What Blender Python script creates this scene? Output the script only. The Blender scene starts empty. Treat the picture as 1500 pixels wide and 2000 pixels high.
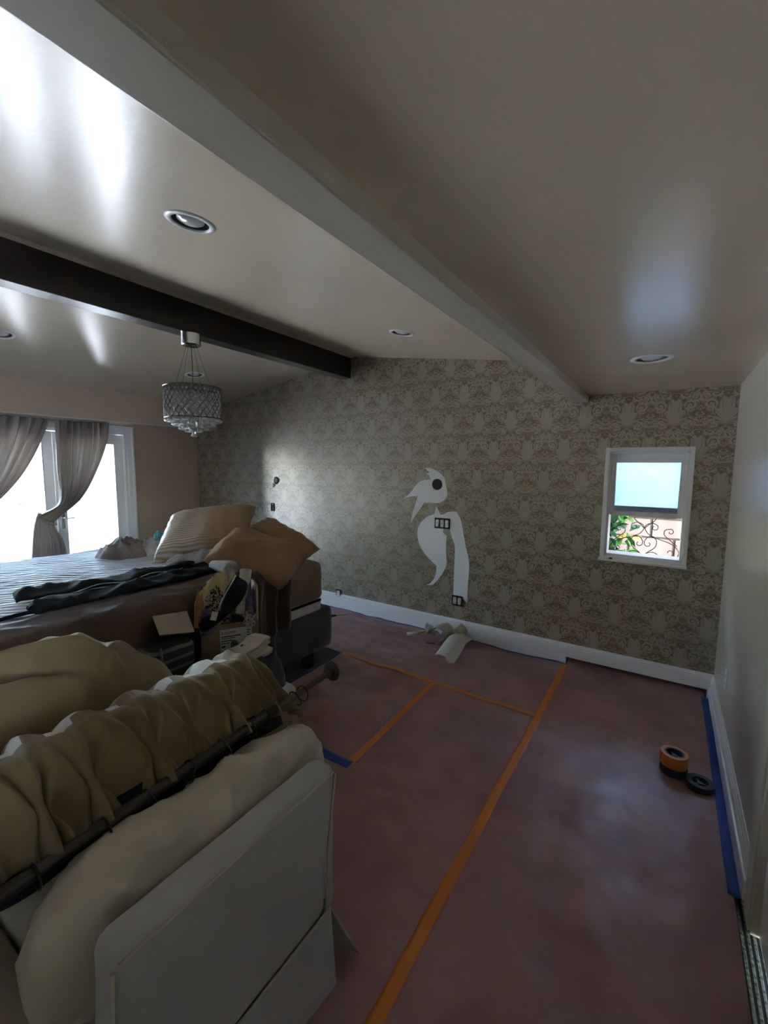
import bpy, bmesh, math, random
from mathutils import Vector, Matrix, Euler, noise
PI = math.pi
S = bpy.context.scene
COL = S.collection
# ------------------------------------------------------------------ camera
YAW, PITCH, ROLL = math.radians(-33.41376), math.radians(5.98320), math.radians(0.50969)
def make_camera():
    fwd0 = Vector((math.sin(YAW), math.cos(YAW), 0)); right0 = Vector((math.cos(YAW), -math.sin(YAW), 0)); up = Vector((0, 0, 1))
    fwd = fwd0 * math.cos(PITCH) - up * math.sin(PITCH); up1 = up * math.cos(PITCH) + fwd0 * math.sin(PITCH)
    r = right0 * math.cos(ROLL) + up1 * math.sin(ROLL); u = up1 * math.cos(ROLL) - right0 * math.sin(ROLL)
    cd = bpy.data.cameras.new('camera'); co = bpy.data.objects.new('camera', cd); COL.objects.link(co)
    cd.sensor_fit = 'VERTICAL'; cd.sensor_height = 36; cd.lens = 842.18 / 2000 * 36
    cd.clip_start = 0.02
    m = Matrix((r, u, -fwd)).transposed().to_4x4(); m.translation = Vector((0, 0, 1.6)); co.matrix_world = m
    S.camera = co
make_camera()
# ------------------------------------------------------------------ sky, sun, exposure
W = bpy.data.worlds.new('sky'); S.world = W; W.use_nodes = True
wn = W.node_tree; wn.nodes.clear()
sky = wn.nodes.new('ShaderNodeTexSky'); sky.sky_type = 'NISHITA'; sky.sun_disc = False
sky.sun_elevation = math.radians(52); sky.sun_rotation = math.radians(170); sky.dust_density = 2.0; sky.air_density = 1.2
bg = wn.nodes.new('ShaderNodeBackground'); bg.inputs['Strength'].default_value = 0.55
wo = wn.nodes.new('ShaderNodeOutputWorld')
wn.links.new(sky.outputs[0], bg.inputs[0]); wn.links.new(bg.outputs[0], wo.inputs[0])
sl = bpy.data.lights.new('sun', 'SUN'); sl.energy = 5.0; sl.angle = math.radians(0.6); sl.color = (1, .95, .88)
so = bpy.data.objects.new('sun', sl); COL.objects.link(so)
so.rotation_euler = Vector((-0.10, 0.80, -0.95)).to_track_quat('-Z', 'Y').to_euler()
S.view_settings.view_transform = 'Standard'; S.view_settings.look = 'None'
S.view_settings.exposure = 3.85; S.view_settings.gamma = 1; S.view_settings.use_curve_mapping = False
S.cycles.use_denoising = True; S.cycles.max_bounces = 10; S.cycles.diffuse_bounces = 6; S.cycles.glossy_bounces = 4
S.cycles.transparent_max_bounces = 12; S.cycles.sample_clamp_indirect = 6; S.cycles.caustics_reflective = False; S.cycles.caustics_refractive = False

# ------------------------------------------------------------------ node helpers
class X:
    """a float socket with arithmetic"""
    def __init__(s, nt, sock): s.nt, s.s = nt, sock
    def op(s, o, *a):
        n = s.nt.nodes.new('ShaderNodeMath'); n.operation = o
        for i, v in enumerate((s,) + a):
            if isinstance(v, X): s.nt.links.new(v.s, n.inputs[i])
            else: n.inputs[i].default_value = v
        return X(s.nt, n.outputs[0])
    def __add__(s, o): return s.op('ADD', o)
    def __radd__(s, o): return s.op('ADD', o)
    def __sub__(s, o): return s.op('SUBTRACT', o)
    def __rsub__(s, o): return (s * -1) + o
    def __mul__(s, o): return s.op('MULTIPLY', o)
    def __rmul__(s, o): return s.op('MULTIPLY', o)
    def __truediv__(s, o): return s.op('DIVIDE', o)
    def abs(s): return s.op('ABSOLUTE')
    def fract(s): return s.op('FRACT')
    def floor(s): return s.op('FLOOR')
    def sin(s): return s.op('SINE')
    def sqrt(s): return s.op('SQRT')
    def pow(s, e): return s.op('POWER', e)
    def mn(s, o): return s.op('MINIMUM', o)
    def mx(s, o): return s.op('MAXIMUM', o)
    def gt(s, o): return s.op('GREATER_THAN', o)
    def sign(s): return s.op('SIGN')
    def sstep(s, a, b):
        n = s.nt.nodes.new('ShaderNodeMapRange'); n.interpolation_type = 'SMOOTHSTEP'
        s.nt.links.new(s.s, n.inputs[0]); n.inputs[1].default_value = a; n.inputs[2].default_value = b
        return X(s.nt, n.outputs[0])
def lerp(a, b, t): return a + (b - a) * t
class Mat:
    def __init__(s, name, color=(.5, .5, .5), rough=.6, metal=0., spec=.5, **kw):
        m = bpy.data.materials.new(name); m.use_nodes = True; s.m = m; s.nt = m.node_tree
        s.b = s.nt.nodes['Principled BSDF']; s.out = s.nt.nodes['Material Output']
        s.set('Base Color', (*color, 1)); s.set('Roughness', rough); s.set('Metallic', metal); s.set('Specular IOR Level', spec)
        for k, v in kw.items(): s.set(k.replace('_', ' '), v)
    def set(s, k, v):
        if isinstance(v, X): s.nt.links.new(v.s, s.b.inputs[k])
        elif hasattr(v, 'is_output'): s.nt.links.new(v, s.b.inputs[k])
        else: s.b.inputs[k].default_value = v
        return s
    def coord(s, kind='Object'):
        t = s.nt.nodes.new('ShaderNodeTexCoord'); p = s.nt.nodes.new('ShaderNodeSeparateXYZ')
        s.nt.links.new(t.outputs[kind], p.inputs[0]); return [X(s.nt, p.outputs[i]) for i in range(3)]
    def vec(s, x, y, z=0.):
        n = s.nt.nodes.new('ShaderNodeCombineXYZ')
        for i, v in enumerate((x, y, z)):
            if isinstance(v, X): s.nt.links.new(v.s, n.inputs[i])
            else: n.inputs[i].default_value = v
        return n.outputs[0]
    def noise(s, scale, detail=3, rough=.5, vec=None, dist=0.):
        n = s.nt.nodes.new('ShaderNodeTexNoise'); n.inputs['Scale'].default_value = scale; n.inputs['Detail'].default_value = detail
        n.inputs['Roughness'].default_value = rough; n.inputs['Distortion'].default_value = dist
        if vec is None:
            t = s.nt.nodes.new('ShaderNodeTexCoord'); vec = t.outputs['Object']
        s.nt.links.new(vec, n.inputs['Vector']); return X(s.nt, n.outputs[0])
    def wave(s, scale, vec=None, dist=0., axis='X', detail=2, dscale=1.):
        n = s.nt.nodes.new('ShaderNodeTexWave'); n.bands_direction = axis
        n.inputs['Scale'].default_value = scale; n.inputs['Distortion'].default_value = dist; n.inputs['Detail'].default_value = detail; n.inputs['Detail Scale'].default_value = dscale
        if vec is None:
            t = s.nt.nodes.new('ShaderNodeTexCoord'); vec = t.outputs['Object']
        s.nt.links.new(vec, n.inputs['Vector']); return X(s.nt, n.outputs[1])
    def mix(s, fac, a, b):
        n = s.nt.nodes.new('ShaderNodeMix'); n.data_type = 'RGBA'
        s.nt.links.new(fac.s, n.inputs[0])
        for i, v in ((6, a), (7, b)):
            if hasattr(v, 'is_output'): s.nt.links.new(v, n.inputs[i])
            else: n.inputs[i].default_value = (*v, 1)
        return n.outputs[2]
    def bump(s, h, strength=.3, dist=.01):
        n = s.nt.nodes.new('ShaderNodeBump'); n.inputs['Strength'].default_value = strength; n.inputs['Distance'].default_value = dist
        s.nt.links.new(h.s, n.inputs['Height']); s.nt.links.new(n.outputs[0], s.b.inputs['Normal']); return s
def fabric(name, c, c2=None, rough=.85, weave=900, sheen=.25, wr=.5, var=6.):
    m = Mat(name, c, rough, spec=.25)
    c2 = c2 or tuple(v * .8 for v in c)
    m.set('Base Color', m.mix(m.noise(var, 4).sstep(.35, .65), c2, c))
    m.set('Sheen Weight', sheen); m.set('Sheen Roughness', .5)
    m.bump(m.noise(14, 6, .6) + m.noise(weave, 1) * .08, wr, .012)
    return m
def paint(name, c, rough, spec=.5, b=.04, scale=60):
    m = Mat(name, c, rough, spec=spec)
    c2 = tuple(v * .93 for v in c)
    m.set('Base Color', m.mix(m.noise(1.7, 4).sstep(.3, .7), c2, c))
    m.bump(m.noise(scale, 3) + m.noise(2.2, 3) * 3., b, .01); return m

# ------------------------------------------------------------------ materials
M = {}
M['ceiling'] = paint('ceiling paint', (.70, .61, .47), .24, .55, .05, 45)
M['wall_tan'] = paint('tan wall paint', (.52, .40, .31), .42)
M['wall_grey'] = paint('cream wall paint', (.56, .52, .46), .30, .5)
M['white'] = paint('white gloss trim paint', (.82, .83, .85), .28, .5, .02)
M['beam_white'] = paint('off white beam paint', (.60, .56, .47), .34, .5, .03)
M['plaster'] = paint('bare plaster', (.80, .82, .85), .6, .3, .05, 200)
m = Mat('dark stained wood', (.012, .008, .007), .32); x, y, z = m.coord()
m.set('Base Color', m.mix(m.noise(3, 5, .6, m.vec(x * 8, y * .6, z * 8)), (.008, .005, .005), (.02, .013, .011))); M['darkwood'] = m
def damask():
    m = Mat('damask wallpaper', rough=.4); x, y, z = m.coord()
    U, V = .285, .50
    fx = (x / U).fract() - .5; fy = (z / V).fract() - .5
    ax = fx.abs(); o = (ax + fy.abs()).gt(.5)                      # ogee lattice: two interleaved sets of motifs
    lx = lerp(ax, 0.5 - ax, o) * U; ly = lerp(fy, fy - fy.sign() * .5, o) * V
    nz = m.noise(30, 2, .55, m.vec(lx, ly, 1.3)); nz2 = m.noise(30, 2, .55, m.vec(lx, ly, 7.9))
    qx = lx + (nz - .5) * .016; qy = ly + (nz2 - .5) * .016
    # leafy medallion: pointed oval with feathered lobes
    tp = 1. - ((qy + .005) / .115).sstep(-1., 1.) * .45
    r = ((qx / (tp * .078)).pow(2.) + ((qy + .005) / .108).pow(2.)).sqrt()
    ang = (qy + .09).op('ARCTAN2', qx + .0001)
    lob = (ang * 8.).sin().abs() * .34 + .66
    med = (lob - r).sstep(-.05, .06)
    vein = ((ang * 8. + 1.57).sin().abs()).sstep(.0, .18)
    med = med * lerp(vein, 1., r.sstep(.0, .45) * -.4 + .7)
    # acanthus scrolls: domain-warped rings mirrored about the motif axis
    w = m.noise(22, 1, .4, m.vec(lx, ly, 3.1)) ; w2 = m.noise(46, 2, .5, m.vec(lx, ly, 5.7))
    leaf = w2.sstep(.45, .52)
    ring = ((w * 9.).fract() - .5).abs().sstep(.15, .27)
    def curl(cx, cy, r0, k):
        dx, dy = qx - cx, qy - cy; d = (dx * dx + dy * dy).sqrt(); a = dy.op('ARCTAN2', dx)
        return ((d / r0 + a * (k / 6.2832)).fract() - .5).abs().sstep(.14, .26) * (1. - d.sstep(r0 * 1.5, r0 * 1.9))
    scr = curl(.062, .115, .022, 1.).mx(curl(.088, .035, .024, -1.)).mx(curl(.075, -.085, .024, 1.)).mx(curl(.030, .168, .018, -1.)).mx(curl(.028, -.160, .020, 1.))
    near = r.sstep(.85, 1.05)
    arch = 1. - ((lx / .075).pow(2.) + ((ly - .150 + lx * .5) / .026).pow(2.)).sstep(.5, 1.1)      # brown arch over each medallion
    body = (leaf * ring).mx(scr) * near * (1. - arch * .55)
    twig = (1. - ((ly - .150 + (lx / .075).pow(2.) * -.022).abs()).sstep(.004, .008)) * (1. - lx.sstep(.06, .08))
    f = med.mx(body).mx(twig).mn(1.).mx(0.) * (m.noise(170, 2).sstep(.2, .6) * .22 + .78)
    m.set('Base Color', m.mix(f, (.165, .122, .064), (.43, .395, .305)))
    m.set('Roughness', f * -.10 + .38); m.set('Specular IOR Level', 1.0); m.set('Metallic', f * .22); m.set('Coat Weight', 1.); m.set('Coat Roughness', .24); m.set('Coat IOR', 1.85)
    m.bump(f, .22, .003)
    return m
M['damask'] = damask()
def rosin():
    m = Mat('red rosin paper', (.25, .12, .10), .46, spec=.5)
    m.set('Base Color', m.mix(m.noise(2.2, 5, .6).sstep(.3, .7), (.285, .148, .140), (.40, .232, .222)))
    x, y, z = m.coord()
    m.set('Roughness', m.noise(5, 4).sstep(.2, .8) * .16 + .36)
    m.bump(m.noise(1.8, 3, .5, dist=.3) * 2.5 + m.noise(18, 3) * .12 + m.noise(300, 1) * .02, .4, .03); return m
M['paper'] = rosin()
def carpet():
    m = Mat('ribbed striped carpet', (.03, .04, .04), .95, spec=.1); x, y, z = m.coord()
    st = ((x * 58.) .fract() - .5).abs().sstep(.16, .3)
    m.set('Base Color', m.mix(st * (m.noise(90, 2).sstep(.2, .7)), (.03, .034, .036), (.30, .34, .32)))
    m.bump(st + m.noise(400, 2) * .5, .6, .006); return m
M['carpet'] = carpet()
M['tape_orange'] = Mat('orange tape', (.62, .20, .025), .45)
M['tape_orange'].bump(M['tape_orange'].noise(30, 3), .2, .004)
M['tape_blue'] = Mat('blue masking tape', (.010, .045, .26), .55); M['tape_blue'].bump(M['tape_blue'].noise(60, 3), .25, .003)
M['grey_frame'] = fabric('grey upholstery', (.085, .087, .082), (.06, .06, .058), .9, 600, .2, .35)
M['brown_sheet'] = fabric('tan brown sheet', (.25, .175, .125), (.20, .135, .095), .75, 900, .2, .6, 3)
M['coverlet'] = fabric('brown satin coverlet', (.105, .062, .040), (.072, .042, .028), .5, 900, .2, .6, 4)
M['throw'] = fabric('dark brown plush throw', (.06, .032, .022), (.04, .02, .014), .8, 500, .5, .6)
M['black_cloth'] = fabric('black cloth', (.0055, .0055, .008), (.003, .003, .005), .9, 900, .02, .4)
M['black_fur'] = fabric('black plush', (.004, .004, .005), (.002, .002, .003), 1., 300, .05, .6)
M['white_band'] = fabric('white woven box spring cover', (.68, .66, .66), None, .7)
M['gold_pillow'] = fabric('golden brown satin', (.34, .22, .10), (.27, .17, .075), .42, 900, .3, .45, 5)
M['orange_pillow'] = fabric('tan orange cotton', (.33, .19, .095), (.28, .155, .075), .7, 900, .25, .5, 5)
M['khaki'] = fabric('khaki curtain cloth', (.195, .142, .064), (.170, .122, .053), .62, 1200, .25, .25, 5)
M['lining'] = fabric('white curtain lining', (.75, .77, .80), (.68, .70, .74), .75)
M['cream'] = fabric('cream slipcover canvas', (.50, .455, .355), (.43, .385, .29), .8, 1200, .2, .3, 5)
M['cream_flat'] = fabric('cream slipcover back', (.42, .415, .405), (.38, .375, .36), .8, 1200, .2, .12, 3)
M['linen'] = fabric('folded natural linen', (.56, .52, .42), (.45, .41, .33), .85)
M['charcoal'] = fabric('charcoal nylon', (.035, .037, .043), (.02, .021, .026), .5, 900, .2, .6)
M['white_foam'] = fabric('white quilted pad', (.62, .60, .58), None, .8)
M['taupe_heap'] = fabric('taupe knit', (.20, .165, .15), (.13, .10, .10), .8, 500, .3, .7, 9)
M['teal'] = fabric('teal towel', (.14, .42, .50), (.10, .33, .42), .85)
M['plum'] = fabric('plum cloth', (.10, .07, .085), None, .8)
M['pale_cloth'] = fabric('pale grey cloth', (.45, .44, .46), (.30, .29, .31), .8, 700, .3, .6, 12)
M['yellow_cloth'] = fabric('pale yellow fabric', (.62, .55, .30), (.5, .42, .2), .8)
M['orange_cloth'] = fabric('orange fabric', (.45, .20, .08), None, .8)
M['lilac'] = fabric('lilac patterned fabric', (.22, .17, .28), (.10, .08, .14), .8, 300, .2, .6, 30)
m = Mat('leopard print', (.2, .16, .1), .8); m.set('Base Color', m.mix(m.noise(60, 3, .6).sstep(.47, .53), (.015, .012, .01), (.42, .34, .22))); m.bump(m.noise(40, 4), .5, .01); M['leopard'] = m
m = Mat('silver silk curtain', (.30, .26, .25), .38, spec=.5); m.set('Sheen Weight', .3)
m.set('Base Color', m.mix(m.noise(2.2, 3).sstep(.3, .7), (.40, .35, .34), (.55, .51, .46))); m.bump(m.noise(20, 4), .15, .01)
tr = m.nt.nodes.new('ShaderNodeBsdfTranslucent'); tr.inputs[0].default_value = (.55, .50, .46, 1); ms = m.nt.nodes.new('ShaderNodeMixShader'); ms.inputs[0].default_value = .38
m.nt.links.new(m.b.outputs[0], ms.inputs[1]); m.nt.links.new(tr.outputs[0], ms.inputs[2]); m.nt.links.new(ms.outputs[0], m.out.inputs[0]); M['silk'] = m
def quilt():
    m = Mat('pale ruched sheet', (.42, .40, .42), .6, spec=.35); x, y, z = m.coord()
    w = m.wave(6.5, m.vec(x * .84 - y * .55, x * .2 + y * .3, z), 5., 'X', 3, 1.2)
    m.set('Base Color', m.mix(w, (.36, .34, .37), (.74, .74, .79))); m.bump(w + m.noise(30, 3) * .3, .8, .02); return m
M['quilt'] = quilt()
m = Mat('striped satin', (.4, .36, .3), .4); x, y, z = m.coord('Generated')
m.set('Base Color', m.mix(m.wave(9, m.vec(x, y, z), 1.2, 'Y', 2, .6) * (1. - x.sstep(.45, .75)) * .8 + m.noise(4, 3) * .1, (.34, .22, .10), (.62, .60, .58))); m.bump(m.noise(14, 5) + m.wave(9, m.vec(x, y, z), 1.2, 'Y', 2, .6) * .2, .6, .012); M['striped_pillow'] = m  # satin stripe, its ripple highlights painted pale towards one end
m = Mat('striped dark tote', (.02, .02, .02), .7); x, y, z = m.coord()
m.set('Base Color', m.mix(((z * 21.).fract() - .5).abs().sstep(.33, .37), (.006, .006, .007), (.12, .11, .10))); m.bump(m.noise(12, 4), .4, .02); M['tote'] = m
m = Mat('cardboard', (.28, .19, .115), .8); m.set('Base Color', m.mix(m.noise(9, 4).sstep(.3, .7), (.23, .15, .09), (.30, .205, .125))); M['cardboard'] = m
m = Mat('corrugated liner', (.44, .36, .28), .8); x, y, z = m.coord(); m.set('Base Color', m.mix(((y * 70.).fract() - .5).abs().sstep(.2, .5), (.34, .27, .2), (.47, .39, .31))); M['corrugated'] = m
M['label'] = Mat('white label', (.62, .62, .60), .6)
M['ink'] = Mat('black ink', (.012, .012, .012), .6)
M['tube'] = Mat('paper tube', (.55, .53, .48), .7)
M['chrome'] = Mat('chrome', (.75, .75, .76), .12, 1.)
M['pewter'] = Mat('dark chrome wire', (.22, .21, .20), .22, 1.)
M['rod_metal'] = Mat('dark bronze rod', (.055, .045, .040), .3, .85)
M['finial_metal'] = Mat('brushed nickel', (.14, .12, .10), .34, 1.)
M['black'] = Mat('black plastic', (.008, .008, .010), .4)
M['navy'] = Mat('navy tape roll', (.008, .020, .055), .5)
M['core'] = Mat('grey roll core', (.05, .045, .045), .5)
M['baffle'] = Mat('grey baffle', (.10, .10, .095), .5)
M['bulb'] = Mat('frosted bulb', (.62, .62, .60), .15, spec=.6)
M['device'] = Mat('white device plastic', (.72, .74, .76), .35)
M['iron'] = Mat('wrought iron', (.035, .025, .03), .5, .3)
m = Mat('concrete block', (.55, .45, .40), .9); m.set('Base Color', m.mix(m.noise(8, 5), (.27, .205, .18), (.36, .285, .25))); m.bump(m.noise(60, 4), .4, .01); M['block'] = m
M['mortar'] = Mat('mortar', (.13, .10, .09), .95)
M['concrete'] = paint('pale concrete', (.62, .60, .57), .9)
M['leaf'] = Mat('green leaf', (.10, .28, .05), .5); M['leaf_dark'] = Mat('dark green leaf', (.04, .15, .06), .5); M['leaf_yellow'] = Mat('yellow leaf', (.75, .62, .04), .6)
M['bark'] = Mat('bark', (.45, .33, .25), .9)
def glass(name, tint=(.93, .97, 1.), rough=.0, amt=1.6):
    m = bpy.data.materials.new(name); m.use_nodes = True; nt = m.node_tree; nt.nodes.clear()
    o = nt.nodes.new('ShaderNodeOutputMaterial'); t = nt.nodes.new('ShaderNodeBsdfTransparent'); g = nt.nodes.new('ShaderNodeBsdfGlossy'); mx = nt.nodes.new('ShaderNodeMixShader'); fr = nt.nodes.new('ShaderNodeFresnel')
    t.inputs[0].default_value = (*tint, 1); g.inputs['Roughness'].default_value = rough; fr.inputs[0].default_value = amt
    nt.links.new(fr.outputs[0], mx.inputs[0]); nt.links.new(t.outputs[0], mx.inputs[1]); nt.links.new(g.outputs[0], mx.inputs[2]); nt.links.new(mx.outputs[0], o.inputs[0])
    class G: pass
    k = G(); k.m = m; return k
M['glass'] = glass('window glass'); 
M['crystal'] = Mat('cut crystal', (.93, .95, .97), .05, spec=1.); M['crystal'].set('Transmission Weight', .35); M['crystal'].set('IOR', 1.55)
def haze_glass():
    m = bpy.data.materials.new('hazy screened glass'); m.use_nodes = True; nt = m.node_tree; nt.nodes.clear()
    o = nt.nodes.new('ShaderNodeOutputMaterial'); t = nt.nodes.new('ShaderNodeBsdfTransparent'); d = nt.nodes.new('ShaderNodeBsdfTranslucent'); mx = nt.nodes.new('ShaderNodeMixShader')
    t.inputs[0].default_value = (.88, .95, 1, 1); d.inputs[0].default_value = (.62, .70, .78, 1); mx.inputs[0].default_value = .55
    nt.links.new(t.outputs[0], mx.inputs[1]); nt.links.new(d.outputs[0], mx.inputs[2]); nt.links.new(mx.outputs[0], o.inputs[0])
    class G: pass
    k = G(); k.m = m; return k
M['screen'] = haze_glass()

# ------------------------------------------------------------------ mesh helpers
class G:
    def __init__(s): s.v = []; s.f = []; s.mi = []
    def add(s, vs, fs, mi=0):
        o = len(s.v); s.v += [tuple(p) for p in vs]; s.f += [tuple(i + o for i in f) for f in fs]; s.mi += [mi] * len(fs); return s
    def box(s, x0, x1, y0, y1, z0, z1, M4=None, mi=0):
        vs = [Vector((x, y, z)) for z in (z0, z1) for y in (y0, y1) for x in (x0, x1)]
        if M4 is not None: vs = [M4 @ p for p in vs]
        return s.add(vs, [(0, 2, 3, 1), (4, 5, 7, 6), (0, 1, 5, 4), (2, 6, 7, 3), (0, 4, 6, 2), (1, 3, 7, 5)], mi)
    def prism(s, poly, fn, d0, d1, mi=0):
        """poly: 2d outline (counter-clockwise); fn(a, b, d) -> point"""
        n = len(poly)
        vs = [fn(a, b, d0) for a, b in poly] + [fn(a, b, d1) for a, b in poly]
        return s.add(vs, [tuple(range(n))[::-1], tuple(range(n, 2 * n))] + [(i, (i + 1) % n, n + (i + 1) % n, n + i) for i in range(n)], mi)
    def tube(s, pts, r, seg=8, cap=True, mi=0, closed=False):
        pts = [Vector(p) for p in pts]; n = len(pts); rs = r if isinstance(r, (list, tuple)) else [r] * n
        vs = []; up = None
        for i, p in enumerate(pts):
            if closed: t = pts[(i + 1) % n] - pts[i - 1]
            else: t = pts[min(i + 1, n - 1)] - pts[max(i - 1, 0)]
            t.normalize()
            if up is None: up = Vector((0, 0, 1)) if abs(t.z) < .9 else Vector((1, 0, 0))
            a = t.cross(up).normalized(); up = a.cross(t).normalized()
            for k in range(seg):
                q = 2 * PI * k / seg; vs.append(p + (a * math.cos(q) + up * math.sin(q)) * rs[i])
        fs = []
        for i in range(n if closed else n - 1):
            j = (i + 1) % n
            for k in range(seg):
                l = (k + 1) % seg; fs.append((i * seg + k, i * seg + l, j * seg + l, j * seg + k))
        if cap and not closed: fs += [tuple(range(seg))[::-1], tuple(range((n - 1) * seg, n * seg))]
        return s.add(vs, fs, mi)
    def lathe(s, prof, seg=24, M4=None, mi=0, cap=True):
        vs = []; n = len(prof)
        for r, z in prof:
            for k in range(seg):
                a = 2 * PI * k / seg; p = Vector((r * math.cos(a), r * math.sin(a), z)); vs.append(M4 @ p if M4 is not None else p)
        fs = [(i * seg + k, i * seg + (k + 1) % seg, (i + 1) * seg + (k + 1) % seg, (i + 1) * seg + k) for i in range(n - 1) for k in range(seg)]
        if cap:
            if prof[0][0] > 1e-5: fs.append(tuple(range(seg))[::-1])
            if prof[-1][0] > 1e-5: fs.append(tuple(range((n - 1) * seg, n * seg)))
        return s.add(vs, fs, mi)
    def grid(s, fn, nu, nv, mi=0, mfn=None):
        vs = [fn(i / nu, j / nv) for j in range(nv + 1) for i in range(nu + 1)]
        o = len(s.v); s.v += [tuple(p) for p in vs]
        for j in range(nv):
            for i in range(nu):
                a = j * (nu + 1) + i; s.f.append((o + a, o + a + 1, o + a + nu + 2, o + a + nu + 1)); s.mi.append(mfn((i + .5) / nu, (j + .5) / nv) if mfn else mi)
        return s
    def build(s, name, mat, parent=None, smooth=False, bevel=0, solid=0, sub=0, mats=None, angle=None, loc=None):
        me = bpy.data.meshes.new(name); me.from_pydata(s.v, [], s.f); me.update()
        for mm in (mats or [mat]): me.materials.append(M[mm].m)
        if any(s.mi): me.polygons.foreach_set('material_index', s.mi)
        bm = bmesh.new(); bm.from_mesh(me); bmesh.ops.remove_doubles(bm, verts=bm.verts, dist=1e-6); bmesh.ops.recalc_face_normals(bm, faces=bm.faces); bm.to_mesh(me); bm.free()
        if smooth: me.polygons.foreach_set('use_smooth', [True] * len(me.polygons))
        o = bpy.data.objects.new(name, me); COL.objects.link(o)
        if loc is not None: o.location = loc
        if parent is not None: o.parent = parent
        if solid: d = o.modifiers.new('solid', 'SOLIDIFY'); d.thickness = solid; d.offset = 0
        if bevel: d = o.modifiers.new('bevel', 'BEVEL'); d.width = bevel; d.segments = 3; d.limit_method = 'ANGLE'; d.angle_limit = math.radians(40)
        if sub: d = o.modifiers.new('sub', 'SUBSURF'); d.levels = sub; d.render_levels = sub
        if smooth and angle: 
            try: me.set_sharp_from_angle(angle=math.radians(angle))
            except Exception: pass
        return o
def tag(o, label=None, cat=None, group=None, kind=None):
    if label: o['label'] = label
    if cat: o['category'] = cat
    if group: o['group'] = group
    if kind: o['kind'] = kind
    return o
def thing(name, label, cat, loc=(0, 0, 0), group=None, rotz=0.):
    o = bpy.data.objects.new(name, None); COL.objects.link(o); o.location = loc; o.rotation_euler.z = rotz; o.empty_display_size = .05
    return tag(o, label, cat, group)
def struct(o, label=None): return tag(o, label, kind='structure')
def copy_tree(o, parent=None):
    c = o.copy(); COL.objects.link(c)
    if parent is not None: c.parent = parent
    for ch in list(o.children): copy_tree(ch, c)
    return c
def fold(p, s, seed=0.):
    n = noise.noise(Vector((p[0] * s + seed, p[1] * s - seed, p[2] * s + seed * .7)));  return (1 - abs(n)) ** 3
def fbm(p, s, seed=0., o=3):
    v = 0; a = 1.; q = Vector((p[0] * s + seed, p[1] * s + seed * 1.3, p[2] * s - seed))
    for _ in range(o): v += a * noise.noise(q); q = q * 2.03; a *= .5
    return v
def spline(pts, t):
    """Catmull-Rom through points, t in 0..1"""
    n = len(pts) - 1; k = min(int(t * n), n - 1); f = t * n - k
    p0, p1, p2, p3 = (pts[max(k - 1, 0)], pts[k], pts[k + 1], pts[min(k + 2, n)])
    return tuple(.5 * (2 * b + (c - a) * f + (2 * a - 5 * b + 4 * c - d) * f * f + (3 * b - a - 3 * c + d) * f ** 3) for a, b, c, d in zip(p0, p1, p2, p3))
def sm(a, b, x):
    t = min(max((x - a) / (b - a), 0), 1); return t * t * (3 - 2 * t)

# ------------------------------------------------------------------ the room
XL, XR, YB, YF = -5.55, .345, 3.65, -2.6
struct(G().box(XL - .15, XR + 1.2, YF - .15, YB + .14, -.12, 0).build('floor', 'carpet'), 'dark ribbed carpet under the taped floor paper')
WX0, WX1, WZ0, WZ1 = -.385, .11, .94, 1.73      # window opening
NX0, NX1, NZ = -.612, .313, .075                # notch under the skirting
g = G(); D = .14
g.box(XL - .15, WX0, YB, YB + D, NZ, 3.0); g.box(WX1, XR + .15, YB, YB + D, NZ, 3.0)
g.box(WX0, WX1, YB, YB + D, NZ, WZ0); g.box(WX0, WX1, YB, YB + D, WZ1, 3.0)
g.box(XL - .15, NX0, YB, YB + D, 0, NZ); g.box(NX1, XR + .15, YB, YB + D, 0, NZ); g.box(NX0, NX1, YB + .11, YB + D, 0, NZ)
wall_back = struct(g.build('wall_back', 'damask'), 'wall papered in silver and brown damask')
DY0, DY1, DZ = -.24, 2.70, 1.985                # patio door opening
g = G(); g.box(XL - .15, XL, DY1, YB + D, 0, 3); g.box(XL - .15, XL, YF - .15, DY0, 0, 3); g.box(XL - .15, XL, DY0, DY1, DZ, 3)
struct(g.build('wall_left', 'wall_tan'), 'tan painted wall with the patio doors')
RY0, RY1, RZ = .98, 1.83, 2.03                  # inner door in the right wall
SY0, SY1, SZ0, SZ1 = -1.95, -.65, 1.0, 1.9        # unseen window added behind the viewer for fill light
g = G(); g.box(XR, XR + .12, RY1, YB + D, 0, 3); g.box(XR, XR + .12, RY0, RY1, RZ, 3)
g.box(XR, XR + .12, SY1, RY0, 0, 3); g.box(XR, XR + .12, YF - .15, SY0, 0, 3); g.box(XR, XR + .12, SY0, SY1, 0, SZ0); g.box(XR, XR + .12, SY0, SY1, SZ1, 3)
struct(g.build('wall_right', 'wall_grey'), 'plain cream painted side wall')
struct(G().box(XL - .15, XR + .15, YF - .15, YF, 0, 3).build('wall_front', 'wall_tan'), 'plain tan wall behind the viewer')
g = G()
for k in range(3): yc = SY0 + (SY1 - SY0) * k / 2; g.box(XR + .04, XR + .10, yc - .03, yc + .03, SZ0, SZ1)
g.box(XR + .04, XR + .10, SY0, SY1, SZ0, SZ0 + .05); g.box(XR + .04, XR + .10, SY0, SY1, SZ1 - .05, SZ1)
w2 = struct(g.build('fill_window', 'white'), 'white framed window added for fill light in the side wall behind the viewer')
for k in range(2): G().box(XR + .068, XR + .072, SY0 + (SY1 - SY0) * k / 2, SY0 + (SY1 - SY0) * (k + 1) / 2, SZ0, SZ1).build('pane', 'glass', w2)
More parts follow.
